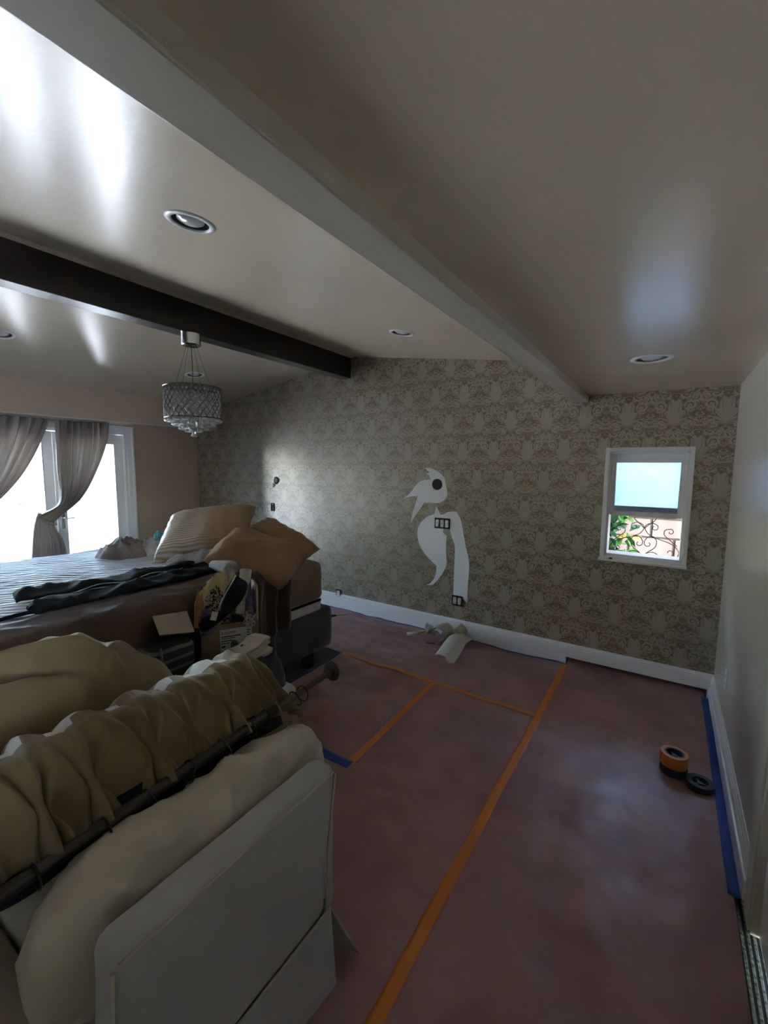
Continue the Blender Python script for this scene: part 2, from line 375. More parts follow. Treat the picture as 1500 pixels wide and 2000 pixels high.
struct(G().box(XL - .45, XR + .9, YF - 1.6, YB + 1.75, 2.98, 3.12).build('shade_roof', 'concrete'), 'unseen flat slab over the house, deep eaves added for shade')  # unseen slab added to keep sun and sky off the side yard
# ceilings with round holes for the downlights
SLP = .146; RX, RZZ = -2.79, 2.724
cz = lambda x: RZZ - SLP * abs(x - RX)
LIGHTS = [(-1.65, 1.09), (-1.68, 2.757), (-4.15, 2.727), (-4.11, 1.163), (-.114, 2.59)]
LL = ['recessed ceiling downlight on the slope between the two beams, beside the white beam', 'recessed downlight on the beam bay, close to the damask wall',
      'recessed downlight seen behind the crystal chandelier wires', 'recessed downlight above the curtained patio doors', 'recessed downlight in the low flat ceiling above the small window']
def make_ceiling(pts, lights, label):
    y0, y1 = YF - .1, YB + .1; t = .16
    g = G(); (xa, za), (xb, zb) = pts
    g.add([(xa, y0, za), (xb, y0, zb), (xb, y1, zb), (xa, y1, za), (xa, y0, za + t), (xb, y0, zb + t), (xb, y1, zb + t), (xa, y1, za + t)],
          [(0, 1, 2, 3), (4, 7, 6, 5), (0, 4, 5, 1), (1, 5, 6, 2), (2, 6, 7, 3), (3, 7, 4, 0)])
    o = g.build('ceiling', 'ceiling'); cut = []
    for lx, ly, lz, tilt in lights:
        c = G().lathe([(.072, -.05), (.072, .11)], 40, Matrix.Translation((lx, ly, lz)) @ Matrix.Rotation(tilt, 4, 'Y')).build('cutter', 'ceiling'); cut.append(c)
        b = o.modifiers.new('b', 'BOOLEAN'); b.object = c; b.operation = 'DIFFERENCE'; b.solver = 'EXACT'
    if cut:
        dg = bpy.context.evaluated_depsgraph_get(); me = bpy.data.meshes.new_from_object(o.evaluated_get(dg)); o.modifiers.clear(); o.data = me
        for c in cut: bpy.data.objects.remove(c)
    return struct(o, label)
TL = math.atan(SLP)
make_ceiling([(XL - .15, cz(XL - .15)), (RX, RZZ)], [(lx, ly, cz(lx), -TL) for lx, ly in LIGHTS[2:4]], 'glossy cream ceiling slope over the patio doors')
make_ceiling([(RX, RZZ), (-.60, cz(-.60))], [(lx, ly, cz(lx), TL) for lx, ly in LIGHTS[:2]], 'glossy cream ceiling slope between dark and white beams')
make_ceiling([(-.60, 2.15), (XR + .15, 2.15)], [(LIGHTS[4][0], LIGHTS[4][1], 2.15, 0.)], 'low flat cream ceiling beside the white beam')
for i, (lx, ly) in enumerate(LIGHTS):
    lz = 2.15 if i == 4 else cz(lx); tilt = 0 if i == 4 else (-TL if lx < RX else TL)
    t = thing('recessed_downlight', LL[i], 'ceiling light', (lx, ly, lz), 'recessed ceiling downlights'); t.rotation_euler.y = tilt
    G().lathe([(.0705, .02), (.0705, -.002), (.074, -.006), (.088, -.005), (.094, -.002), (.095, 0)], 48, cap=False).build('trim_ring', 'white', t, True)
    G().lathe([(.0695, 0), (.066, .055), (.060, .10), (.0, .101)], 40, cap=False).build('baffle', 'baffle', t, True)
    G().lathe([(.03, .10), (.042, .06), (.053, .014), (.051, .004), (.036, -.004), (.0, -.008)], 32, cap=False).build('bulb', 'bulb', t, True)
# beams, soffit
struct(G().box(-2.965, -2.838, YF - .05, YB + .03, 2.512, 2.80).build('trim_1', 'darkwood', bevel=.004), 'almost black stained ridge beam')
tb = struct(G().box(-.660, -.553, YF - .05, YB + .03, 2.105, 2.6).build('trim_2', 'beam_white', bevel=.006), 'off-white painted ceiling beam')
struct(G().box(XL - .05, -5.09, YF - .05, YB + .03, 2.064, 2.45).build('trim_3', 'wall_tan', bevel=.004), 'tan boxed soffit above the patio doors')
struct(G().box(-5.094, -5.086, YF - .05, YB, 2.060, 2.070).build('trim_4', 'beam_white'), 'thin cream edge strip along the soffit')
# skirting boards with a moulded top
def skirting(name, path, h, label, notch=False):
    g = G(); pr = [(0, 0), (.016, 0), (.016, h - .035), (.012, h - .03), (.012, h - .018), (.007, h - .012), (.004, h), (0, h)]
    (xa, ya), (xb, yb) = path; d = Vector((xb - xa, yb - ya, 0)); L = d.length; d.normalize(); nrm = Vector((-d.y, d.x, 0))
    f = lambda a, b, t: Vector((xa, ya, 0)) + d * t + nrm * a + Vector((0, 0, b))
    if not notch: g.prism(pr, f, 0, L)
    else:
        n0, n1 = notch; lo = [(0, NZ), (.016, NZ)] + pr[2:]
        g.prism(pr, f, 0, n0); g.prism(lo, f, n0, n1); g.prism(pr, f, n1, L)
    return struct(g.build(name, 'white'), label)
skirting('baseboard_back', ((XR, YB), (XL, YB)), .186, 'white skirting board below the damask wallpaper', (XR - NX1, XR - NX0))
skirting('baseboard_right', ((XR, 1.915), (XR, YB)), .186, 'white moulded skirting board along the cream side wall')
g = G().box(XR - .024, XR - .0, 1.93, YB - .01, .0, .105); struct(g.build('trim_5', 'white', bevel=.006), 'lower stepped shoe moulding of the side skirting')
# ------------------------------------------------------------------ bare plaster patches on the papered wall
PA = [(-2.179, 1.291), (-2.11, 1.34), (-2.035, 1.432), (-1.969, 1.474), (-1.887, 1.487), (-1.9, 1.523), (-1.937, 1.541), (-1.896, 1.548), (-1.946, 1.595), (-1.881, 1.588), (-1.816, 1.564), (-1.768, 1.533), (-1.736, 1.491), (-1.722, 1.427), (-1.707, 1.364), (-1.723, 1.313), (-1.762, 1.279), (-1.809, 1.264), (-1.874, 1.262), (-1.948, 1.262), (-1.98, 1.212), (-2.046, 1.125), (-2.096, 1.044), (-2.077, 1.146), (-2.048, 1.23), (-2.016, 1.325), (-2.093, 1.314)]
PB = [(-1.82, 1.236), (-1.795, 1.201), (-1.772, 1.159), (-1.743, 1.161), (-1.739, 1.027), (-1.738, .987), (-1.702, .965), (-1.708, .874), (-1.701, .758), (-1.699, .685), (-1.744, .589), (-1.807, .505), (-1.856, .467), (-1.91, .462), (-1.864, .488), (-1.824, .54), (-1.805, .603), (-1.8, .663), (-1.844, .695), (-1.929, .767), (-1.99, .851), (-2.015, .947), (-1.998, 1.039), (-1.936, 1.111), (-1.879, 1.144), (-1.835, 1.159)]
PC = [(-1.743, 1.161), (-1.697, 1.187), (-1.635, 1.197), (-1.6, 1.182), (-1.564, 1.117), (-1.539, 1.013), (-1.509, .874), (-1.481, .778), (-1.471, .687), (-1.477, .571), (-1.481, .47), (-1.481, .357), (-1.52, .39), (-1.532, .403), (-1.621, .409), (-1.62, .593), (-1.618, .739), (-1.62, .883), (-1.656, .966), (-1.673, 1.03), (-1.678, 1.123), (-1.742, 1.118)]
def smooth_poly(p, k=3):
    n = len(p); out = []
    for i in range(n):
        a, b, c, d = p[i - 1], p[i], p[(i + 1) % n], p[(i + 2) % n]
        def turn(o, q, r):
            v = Vector(q) - Vector(o); w = Vector(r) - Vector(q); return abs(v.angle(w, 0.))
        sharp_b = turn(a, b, c) > 1.0; sharp_c = turn(b, c, d) > 1.0
        if sharp_b: a = b
        if sharp_c: d = c
        for j in range(k):
            f = j / k; out.append(tuple(.5 * (2 * q1 + (q2 - q0) * f + (2 * q0 - 5 * q1 + 4 * q2 - q3) * f * f + (3 * q1 - q0 - 3 * q2 + q3) * f ** 3) for q0, q1, q2, q3 in zip(a, b, c, d)))
    return out
for poly, lab in ((PA, 'pointed patch of bare white plaster around the round box'), (PB, 'leaf-shaped patch of bare white plaster below the switches'), (PC, 'tall strip of bare white plaster down to the outlet')):
    o = G().prism(smooth_poly(poly), lambda a, b, d: Vector((a, YB - d, b)), -.02, .0012).build('bare_plaster_patch', 'plaster', wall_back); o['label'] = lab
# ------------------------------------------------------------------ boxes, switches and outlets on the damask wall
def gang(name, label, cat, x0, x1, z0, z1, n, devs):
    t = thing(name, label, cat, ((x0 + x1) / 2, YB, z0)); h = z1 - z0; w = x1 - x0; c = w / n
    g = G(); r = .007; g.box(-w / 2, w / 2, -.002, -.0005, 0, h)
    g.box(-w / 2, w / 2, -.012, 0, 0, r); g.box(-w / 2, w / 2, -.012, 0, h - r, h)
    for k in range(n + 1): g.box(-w / 2 + c * k - r / 2, -w / 2 + c * k + r / 2, -.012, 0, 0, h)
    g.build('wall_box', 'black', t)
    for k in range(n):
        xc = -w / 2 + c * (k + .5)
        d = G().box(xc - c * .33, xc + c * .33, -.018, -.002, h * .16, h * .84).build('device', 'device', t, bevel=.002)
        if devs == 'switch': G().box(xc - c * .12, xc + c * .12, -.026, -.017, h * .42, h * .60).build('toggle', 'device', d, bevel=.001)
        else:
            for q in (.33, .67): G().box(xc - c * .2, xc + c * .2, -.0205, -.0175, h * (q - .10), h * (q + .10)).build('socket', 'device', d, bevel=.002)
        for q in (.08, .92): G().lathe([(.004, 0), (.004, .003), (0, .003)], 10, Matrix.Translation((xc, -.011, h * q)) @ Matrix.Rotation(PI / 2, 4, 'X')).build('screw', 'chrome', t)
gang('wall_switch', 'uncovered three-gang light switch box on bare plaster', 'switch', -1.822, -1.675, 1.029, 1.127, 3, 'switch')
gang('wall_outlet', 'uncovered double outlet box at the foot of the plaster strip', 'outlet', -1.625, -1.530, .318, .412, 2, 'outlet')
gang('wall_outlet', 'single uncovered outlet set into the skirting beside the bed', 'outlet', -3.032, -2.972, .135, .235, 1, 'outlet')
t = thing('round_wall_box', 'round black electrical box in the pointed plaster patch', 'wall box', (-1.813, YB, 1.44))
R90 = Matrix.Rotation(PI / 2, 4, 'X')
G().lathe([(.040, 0), (.052, 0), (.052, .008), (.045, .010), (.044, .003), (0, .003)], 32, R90).build('rim', 'black', t, True, angle=40)
G().tube([(-.01, -.004, .01), (.005, -.012, .015), (.015, -.010, -.005), (.022, -.006, -.02)], .002, 6).build('wire', 'core', t, True)
t = thing('light_junction_box', 'small round junction box with white cap high above the bed', 'wall box', (-3.975, YB, 1.425))
G().lathe([(.030, 0), (.036, 0), (.036, .006), (.030, .008), (.029, .002), (0, .002)], 28, R90 @ Matrix.Scale(1.25, 4, (0, 1, 0))).build('rim', 'black', t, True, angle=40)
G().lathe([(.024, 0), (.026, .010), (.018, .024), (0, .028)], 24, Matrix.Translation((.012, 0, .002)) @ R90 @ Matrix.Scale(1.25, 4, (0, 1, 0))).build('cap', 'device', t, True)
G().prism([(-.06, -.09), (-.02, -.065), (-.02, -.05), (-.055, -.03)], lambda a, b, d: Vector((a, -d, b)), 0, .004).build('torn_hole', 'black', t)
t = thing('wall_slot', 'narrow dark switch cut-out below the junction box', 'wall box', (-4.044, YB, 1.05))
g = G(); g.box(-.024, .024, -.003, -.0005, 0, .092); g.box(-.027, -.022, -.008, 0, 0, .092); g.box(.022, .027, -.008, 0, 0, .092); g.box(-.027, .027, -.008, 0, -.003, .002); g.box(-.027, .027, -.008, 0, .088, .095)
g.build('cutout', 'navy', t); G().box(-.004, .014, -.010, -.002, .076, .088).build('wire_end', 'device', t)
t = thing('outlet_plate', 'white outlet cover plate low on the cream side wall', 'outlet', (XR, 3.05, .352))
G().box(-.006, 0, -.037, .037, 0, .115).build('plate', 'white', t, bevel=.002)
for q in (.035, .080): G().box(-.009, -.005, -.015, .015, q - .012, q + .012).build('socket', 'device', t, bevel=.002)
t = thing('wall_hook', 'tiny metal hook high in the damask wall corner', 'hook', (.305, YB, 2.075)); G().tube([(0, 0, .01), (0, -.010, .008), (0, -.012, -.006), (0, -.004, -.010)], .0025, 6).build('hook', 'chrome', t, True)
# ------------------------------------------------------------------ small sash window
g = G(); cw = .028
ox0, ox1, oz0, oz1 = -.412, .136, .914, 1.757
fy = lambda a, b, d: Vector((a, YB - d, b))
for (a, b, c, d) in ((ox0, WX0 + .002, oz0, oz1), (WX1 - .002, ox1, oz0, oz1), (WX0, WX1, WZ1 - .002, oz1), (WX0, WX1, oz0, WZ0 + .002)): g.box(a, b, YB - .016, YB, c, d)
g.box(ox0 - .01, ox1 + .004, YB - .026, YB, oz0 - .010, oz0 + .008)
w1 = struct(g.build('window_1', 'white', bevel=.003), 'small white sash window in the damask wall')
g = G()
for (a, b, c, d) in ((WX0, WX0 + .018, WZ0, WZ1), (WX1 - .018, WX1, WZ0, WZ1), (WX0, WX1, WZ1 - .022, WZ1), (WX0, WX1, WZ0, WZ0 + .022)): g.box(a, b, YB - .004, YB + D, c, d)
g.build('frame', 'white', w1, bevel=.002)
def sash(name, x0, x1, z0, z1, y0, y1, st, top, bot, gl):
    g = G(); g.box(x0, x0 + st, y0, y1, z0, z1); g.box(x1 - st, x1, y0, y1, z0, z1); g.box(x0 + st, x1 - st, y0, y1, z1 - top, z1); g.box(x0 + st, x1 - st, y0, y1, z0, z0 + bot)
    s = g.build(name, 'white', w1, bevel=.003); ym = (y0 + y1) / 2
    G().box(x0 + st - .004, x1 - st + .004, ym - .002, ym + .002, z0 + bot - .004, z1 - top + .004).build('pane', gl, s); return s
s1 = sash('raised_sash', WX0 + .018, WX1 - .018, 1.255, 1.688, YB + .012, YB + .042, .030, .042, .030, 'glass')
sash('upper_sash', WX0 + .018, WX1 - .018, 1.262, 1.708, YB + .050, YB + .080, .026, .030, .062, 'screen')
G().box(-.160, -.100, YB + .004, YB + .012, 1.672, 1.690).build('sash_lock', 'white', s1, bevel=.002)
G().box(.086, .098, YB - .002, YB + .010, 1.63, 1.66).build('tilt_latch', 'white', s1, bevel=.002)
t = thing('window_crank', 'tiny dark plug with tag at the window sill corner', 'latch', (-.335, YB - .022, .922))
G().box(-.01, .012, -.010, .0, .0, .012).build('plug', 'black', t, bevel=.002); G().box(-.026, -.010, -.008, 0, -.004, .004).build('tag', 'leaf_yellow', t)
# wrought iron grille outside
gr = thing('iron_grille', 'black wrought iron scroll grille outside the small window', 'grille', (-.137, YB + .19, .93))
def spiral(cx, cz_, r0, r1, a0, turns, n=22):
    return [(cx + (r0 + (r1 - r0) * i / n) * math.cos(a0 + turns * 2 * PI * i / n), 0, cz_ + (r0 + (r1 - r0) * i / n) * math.sin(a0 + turns * 2 * PI * i / n)) for i in range(n + 1)]
def scroll(pts, r=.0032): return G().tube(pts, r, 6).build('scroll', 'iron', gr, True)
def mir(p): return [(-a, b, c) for a, b, c in p]
heart = [(0, 0, 0), (.03, 0, .035), (.075, 0, .075), (.085, 0, .125), (.06, 0, .155), (.025, 0, .150), (.004, 0, .115)] + spiral(.030, .100, .026, .010, PI * .85, .75, 12)
heart = [spline(heart[:7], i / 24) for i in range(25)] + heart[7:]
tops = [spline([(.07, 0, .155), (.03, 0, .175), (.004, 0, .215), (.012, 0, .245), (.05, 0, .262), (.085, 0, .245)], i / 20) for i in range(21)] + spiral(.066, .228, .024, .010, .6, -.8, 12)
low = [spline([(.0, 0, .0), (.03, 0, .03), (.08, 0, .035), (.14, 0, -.02)], i / 14) for i in range(15)]
swing = [spline([(.04, 0, .158), (.12, 0, .135), (.19, 0, .105), (.23, 0, .05), (.20, 0, .0), (.16, 0, .02)], i / 24) for i in range(25)] + spiral(.172, .045, .028, .012, -1.2, .7, 10)
sside = [spline([(.215, 0, .10), (.17, 0, .14), (.13, 0, .18), (.135, 0, .215), (.165, 0, .225)], i / 16) for i in range(17)] + spiral(.168, .203, .022, .008, 1.5, -.75, 10)
up = [spline([(.0, 0, .215), (.03, 0, .25), (.07, 0, .29), (.06, 0, .33), (.03, 0, .33)], i / 16) for i in range(17)]
for c in (heart, tops, low, swing, sside, up): scroll(c); scroll(mir(c))
G().tube([(-.26, 0, -.02), (-.26, 0, .80)], .006, 6).build('bar', 'iron', gr); G().tube([(.26, 0, -.02), (.26, 0, .80)], .006, 6).build('bar', 'iron', gr)
G().tube([(-.26, 0, -.02), (.26, 0, -.02)], .006, 6).build('bar', 'iron', gr); G().tube([(-.26, 0, .80), (.26, 0, .80)], .006, 6).build('bar', 'iron', gr); G().tube([(-.26, 0, .39), (.26, 0, .39)], .004, 6).build('bar', 'iron', gr)
# garden wall of blocks, plants
BY = 5.25
bw = struct(G().box(-2.2, 2.8, BY + .02, BY + .18, -.1, 2.1).build('wall_garden', 'mortar'), 'pale concrete block wall outside the small window')
struct(G().box(XR + .75, XR + .9, YB + .14, BY + .2, -.14, 2.98).build('shade_wall', 'concrete'), 'unseen pale wall added to shade the side passage'); struct(G().box(-2.35, -2.2, YB + .14, BY + .2, -.14, 2.98).build('shade_wall', 'concrete'), 'unseen pale wall added to shade the side passage, bedroom end')  # unseen end walls, added to darken the view through the small window
blk = None; random.seed(4)
for r in range(11):
    for c in range(12):
        x0 = -2.15 + c * .405 + (.2 if r % 2 else 0)
        if blk is None:
            blk = G().box(-.191, .191, 0, .16, 0, .182).build('block', 'block', bw, bevel=.006); b = blk
        else: b = blk.copy(); COL.objects.link(b); b.parent = bw
        b.location = (x0, BY - random.random() * .01, -.1 + r * .2); b.rotation_euler.z = random.uniform(-.008, .008)
def leafy(name, label, loc, n, spread, mats, size, seed, cat='plant'):
    random.seed(seed); t = thing(name, label, cat, loc)
    for k in range(3):
        a = random.uniform(0, 6.28); h = spread[2]
        G().tube([(0, 0, 0), (.05 * math.cos(a), .05 * math.sin(a), h * .5), (.11 * math.cos(a), .11 * math.sin(a), h)], [.012, .009, .004], 6).build('stem', 'bark', t, True)
    for mi, mm in enumerate(mats):
        g = G()
        for k in range(n // len(mats)):
            p = Vector((random.gauss(0, spread[0]), random.gauss(0, spread[1]), random.uniform(.05, 1.05) * spread[2]))
            e = Euler((random.uniform(-1, 1), random.uniform(-1, 1), random.uniform(0, 6.28))).to_matrix(); L = size * random.uniform(.7, 1.3); w = L * .3
            prof = [(0, 0, 0), (L * .3, w, .01), (L * .65, w * .8, .012), (L, 0, -.01), (L * .65, -w * .8, .012), (L * .3, -w, .01), (L * .5, 0, -.006)]
            g.add([p + e @ Vector(q) for q in prof], [(0, 1, 6), (1, 2, 6), (2, 3, 6), (3, 4, 6), (4, 5, 6), (5, 0, 6)])
        o = g.build('foliage', mm, t); o['kind'] = 'stuff'
    return t
leafy('garden_shrub', 'green leafy shrub beyond the small window, by its left jamb', (-.47, 4.35, 0), 700, (.10, .12, 1.45), ['leaf', 'leaf_dark'], .10, 3, 'shrub')
t = thing('bare_branch', 'pale bare branch crossing in front of the block wall', 'branch', (-.3, 4.9, 0))
pts = [spline([(-.30, 0, 1.32), (.0, 0, 1.27), (.3, .0, 1.30), (.55, .05, 1.38), (.85, .1, 1.5)], i / 16) for i in range(17)]
G().tube(pts, [.018 - .0006 * i for i in range(17)], 7).build('limb', 'bark', t, True); G().tube([(.50, .03, 1.36), (.52, .03, .6), (.5, .05, 0)], [.016, .022, .03], 7).build('trunk', 'bark', t, True)
t = thing('yellow_frond', 'bright yellow leafy frond in front of the block wall', 'plant', (-.42, 4.6, -.03))
G().tube([(-.08, 0, 0), (-.12, 0, .5), (-.06, 0, .88), (.06, 0, 1.0), (.19, 0, 1.01)], .005, 6).build('stem', 'bark', t, True)
for k in range(16):
    q = k / 15; p = Vector(spline([(-.05, 0, .90), (.03, 0, .985), (.10, 0, 1.01), (.20, 0, 1.0)], q)); s_ = 1 if k % 2 else -1
    G().add([p, p + Vector((.018, -.01, .016 * s_)), p + Vector((.042, -.015, .012 * s_)), p + Vector((.022, 0, .002))], [(0, 1, 2, 3)]).build('leaf', 'leaf_yellow', t, solid=.001)
leafy('garden_tree', 'tall pale green tree crown above the block wall', (-1.6, 7.2, 0), 900, (.5, .3, 3.2), ['leaf', 'leaf_dark'], .16, 8, 'tree')
leafy('garden_tree', 'dark green garden tree to the side of the block wall', (2.6, 7.2, 0), 700, (.5, .3, 3.0), ['leaf_dark', 'leaf'], .16, 9, 'tree')
# ------------------------------------------------------------------ patio doors
struct(G().box(-30, 30, -30, 40, -.30, -.14).build('ground', 'concrete'), 'pale paved ground outside the house')
g = G()
for (y0, y1, z0, z1) in ((DY0 - .075, DY0, 0, DZ + .07), (DY1, DY1 + .075, 0, DZ + .07), (DY0, DY1, DZ, DZ + .07)):
    g.box(XL, XL + .018, y0, y1, z0, z1)
g.box(XL, XL + .028, DY0 - .075, DY0 - .055, 0, DZ + .07); g.box(XL, XL + .028, DY1 + .055, DY1 + .075, 0, DZ + .07); g.box(XL, XL + .028, DY0 - .075, DY1 + .075, DZ + .05, DZ + .07)
struct(g.build('trim_6', 'white', bevel=.003), 'white moulded casing around the patio doors')
g = G()
for (y0, y1, z0, z1) in ((DY0, DY0 + .03, 0, DZ), (DY1 - .03, DY1, 0, DZ), (DY0, DY1, DZ - .03, DZ)): g.box(XL - .15, XL + .002, y0, y1, z0, z1)
struct(g.build('trim_7', 'white', bevel=.002), 'white jamb lining of the patio doors')
LW = (DY1 - DY0 - .06) / 4
for k in range(4):
    y1 = DY1 - .03 - k * LW; y0 = y1 - LW + .004; xa, xb = XL - .085, XL - .040; zt = DZ - .034; st = .095
    g = G(); g.box(xa, xb, y0, y0 + st, .01, zt); g.box(xa, xb, y1 - st, y1, .01, zt); g.box(xa, xb, y0 + st, y1 - st, zt - .115, zt); g.box(xa, xb, y0 + st, y1 - st, .01, .22)
    dr = struct(g.build('door_%d' % (k + 1), 'white', bevel=.004), ['white glazed patio door leaf beside the tan corner wall', 'white glazed patio door leaf behind the tied curtain', 'white glazed patio door leaf behind the dark curtain', 'white glazed patio door leaf at the far jamb'][k])
    G().box((xa + xb) / 2 - .003, (xa + xb) / 2 + .003, y0 + st - .006, y1 - st + .006, .21, zt - .11).build('glass_pane', 'glass', dr)
    hy = (y0 + .05) if k % 2 == 0 else (y1 - .05); sg = -1 if k % 2 else 1
    h = G().box(xb, xb + .006, hy - .018, hy + .018, .88, 1.10).build('handle_plate', 'chrome', dr, bevel=.002)
    G().tube([(xb + .005, hy, 1.0), (xb + .045, hy, 1.0), (xb + .05, hy + sg * .012, 1.0), (xb + .05, hy + sg * .10, 1.0)], .008, 8).build('lever', 'chrome', h, True)
# balcony outside
struct(G().box(-7.3, XL - .15, -1.5, 4.2, -.14, -.02).build('balcony_floor', 'concrete'), 'pale balcony slab outside the patio doors')
rl = thing('balcony_railing', 'pale metal balcony railing beyond the patio doors', 'railing', (-7.2, 1.3, -.02))
for z_ in (1.09, .10): G().box(-.02, .02, -2.7, 2.8, z_ - .018, z_ + .018).build('rail', 'baffle', rl)
for k in range(12): G().box(-.02, .02, -2.70 + k * .5 - .02, -2.70 + k * .5 + .02, 0, 1.08).build('post', 'white', rl)
# ------------------------------------------------------------------ curtains at the patio doors
def tied_curtain(label, L, Rr, nf, seed, depth=.045):
    """L, Rr: left and right edge paths as (y, z) points from heading to hem; folds run between them"""
    t = thing('tied_curtain', label, 'curtain', (-5.36, L[0][0], .02))
    def fn(s, v):
        a = spline(L, v); b = spline(Rr, v); y = a[0] + (b[0] - a[0]) * s; z = a[1] + (b[1] - a[1]) * s
        w = abs(b[0] - a[0]) + abs(b[1] - a[1]) * .5
        wob = .35 * noise.noise(Vector((s * 3, v * 2, seed)))
        d = depth * min(1., .35 + w / .5) * math.sin(2 * PI * nf * s + wob * 3) + .012 * math.sin(2 * PI * nf * 2.3 * s + 4 * v + seed)
        d += .03 * noise.noise(Vector((s * 5, v * 3, seed + 4)))
        d += .05 * math.exp(-((v - .62) / .12) ** 2) * (1 - (2 * s - 1) ** 2)
        return (d, y - L[0][0], z - .02)
    G().grid(fn, 130, 90).build('cloth', 'silk', t, True, solid=.003)
    return t
cl = tied_curtain('taupe silk curtain tied back, hanging between the two visible door panes',
    [(1.905, 2.06), (1.895, 1.80), (1.893, 1.55), (1.90, 1.33), (1.87, 1.17), (1.70, 1.075), (1.665, 1.02), (1.63, .85), (1.60, .55), (1.59, .05)],
    [(2.425, 2.06), (2.41, 1.90), (2.345, 1.68), (2.235, 1.44), (2.09, 1.22), (1.90, 1.055), (1.83, .975), (1.90, .80), (1.935, .53), (1.95, .05)], 8, 1.)
G().tube([(.075, -.235, 1.03), (.02, -.20, 1.075), (-.05, -.12, 1.05), (-.04, -.07, .98), (.03, -.06, .95), (.075, -.13, .97)], .011, 8, closed=True).build('tie_band', 'silk', cl, True)
cl = tied_curtain('dark silver silk curtain sweeping away from the tied taupe curtain',
    [(1.10, 2.06), (1.09, 1.80), (1.06, 1.55), (1.03, 1.33), (1.0, 1.17), (.96, 1.075), (.95, 1.02), (.93, .85), (.92, .55), (.91, .05)],
    [(1.86, 2.06), (1.80, 1.90), (1.70, 1.68), (1.56, 1.44), (1.38, 1.22), (1.20, 1.075), (1.12, 1.0), (1.16, .80), (1.20, .53), (1.22, .05)], 8, 5.)
G().tube([(.075, -.18, 1.03), (.02, -.13, 1.075), (-.05, -.02, 1.05), (-.04, .04, .98), (.03, .05, .95), (.075, -.06, .97)], .011, 8, closed=True).build('tie_band', 'silk', cl, True)
# ------------------------------------------------------------------ door in the right wall
g = G()
for (y0, y1, z0, z1) in ((RY1, RY1 + .09, 0, RZ + .09), (RY0 - .09, RY0, 0, RZ + .09), (RY0, RY1, RZ, RZ + .09)): g.box(XR - .018, XR, y0, y1, z0, z1)
g.box(XR - .012, XR + .12, RY1 - .012, RY1 + .004, 0, RZ); g.box(XR - .012, XR + .12, RY0 - .004, RY0 + .012, 0, RZ)
struct(g.build('trim_8', 'beam_white', bevel=.003), 'cream casing of the door in the side wall')
d5 = struct(G().box(XR + .012, XR + .055, RY0 + .012, RY1 - .012, .012, RZ - .004).build('door_5', 'white', bevel=.003), 'plain white door in the cream side wall')
lv = G().lathe([(.030, 0), (.030, .006), (.012, .010), (.011, .045), (0, .046)], 24, Matrix.Translation((XR + .012, RY1 - .075, .905)) @ Matrix.Rotation(-PI / 2, 4, 'Y')).build('handle_rose', 'rod_metal', d5, True, angle=40)
G().box(XR - .040, XR - .026, RY1 - .20, RY1 - .062, .888, .922).build('lever', 'rod_metal', lv, bevel=.004)
# ------------------------------------------------------------------ floor paper and tape
def ph(x, y):
    """height of the wrinkled floor paper"""
    p = (x, y, 0.)
    a = fold((x * .9 + y * .45, y * .6 - x * .3, 0.), 2.6, 3.1) * .017 + fold((x * .5 - y * .7, y * .8 + x * .5, 0.), 3.4, 8.7) * .011
    a += fold((x * 1.4 + y * .3, y * .45, 0.), 3.2, 21.) * .010 + .016 * fold((x * .35, y * 1.7 + x * .25, 0.), 5., 14.) * sm(2.6, 2.9, y) * (1 - sm(-1.9, -.9, x))
    return .002 + a * (.55 + .45 * fbm(p, 1.1, 2.)) + .002 * (1 + fbm(p, 7., 5.))
def paper(label, x0, x1, y0, y1, lift=0., curl=None):
    nx = max(8, int((x1 - x0) / .022)); ny = max(8, int((y1 - y0) / .022))
    def fn(u, v):
        x = x0 + (x1 - x0) * u; y = y0 + (y1 - y0) * v
        e = min(u * (x1 - x0), (1 - u) * (x1 - x0), v * (y1 - y0), (1 - v) * (y1 - y0)); z = .0005 + ph(x, y) + lift
        if curl and y > curl[0]:
            q = (y - curl[0]) / (y1 - curl[0]); z += curl[1] * q ** 3
        return (x, y, z)
    return tag(G().grid(fn, nx, ny).build('floor_paper', 'paper', None, True), label, 'floor paper', 'sheets of red floor paper')
paper('red-brown paper strip along the damask wall, left of the long orange tape', -3.25, -.605, 2.75, 3.63)
paper('red-brown paper sheet between the bed and the short orange tape', -2.235, -1.345, 1.70, 2.752, .0015)
paper('red-brown paper sheet between the short and long orange tapes', -1.345, -.605, 1.70, 2.755)
paper('long red-brown paper sheet running beneath the slipcovered chair', -1.72, -.605, -.4, 1.705, .0008)
paper('wide red-brown paper sheet between the long orange tape and side wall', -.605, .300, .2, 3.755, .001, (3.50, .035))
def tape(mat, label, a, b, w, group, lift=.0035):
    a = Vector(a); b = Vector(b); d = (b - a); L = d.length; d.normalize(); n = Vector((-d.y, d.x)); k = max(4, int(L / .03))
    def fn(u, v):
        p = a + d * (L * u) + n * (w * (v - .5)); return (p.x, p.y, ph(p.x, p.y) + lift + .001)
    return tag(G().grid(fn, k, 4).build('floor_tape', mat, None, True, solid=.0008), label, 'tape', group)
OG = 'orange seam tapes on the paper'
tape('tape_orange', 'long orange tape running away from the damask wall', (-.607, 3.632), (-.603, .3), .046, OG)
tape('tape_orange', 'orange tape crossing parallel to the damask wall', (-2.22, 2.752), (-.63, 2.735), .040, OG)
tape('tape_orange', 'short orange tape joining the crossing tape to the blue end', (-1.350, 2.735), (-1.338, 1.715), .042, OG)
BG = 'blue masking tapes at the paper edges'
tape('tape_blue', 'blue masking tape along the side skirting board', (.308, 3.625), (.308, 1.93), .050, BG, .004)
tape('tape_blue', 'blue masking tape below the damask wall skirting', (-3.2, 3.630), (-.59, 3.630), .030, BG, .004)
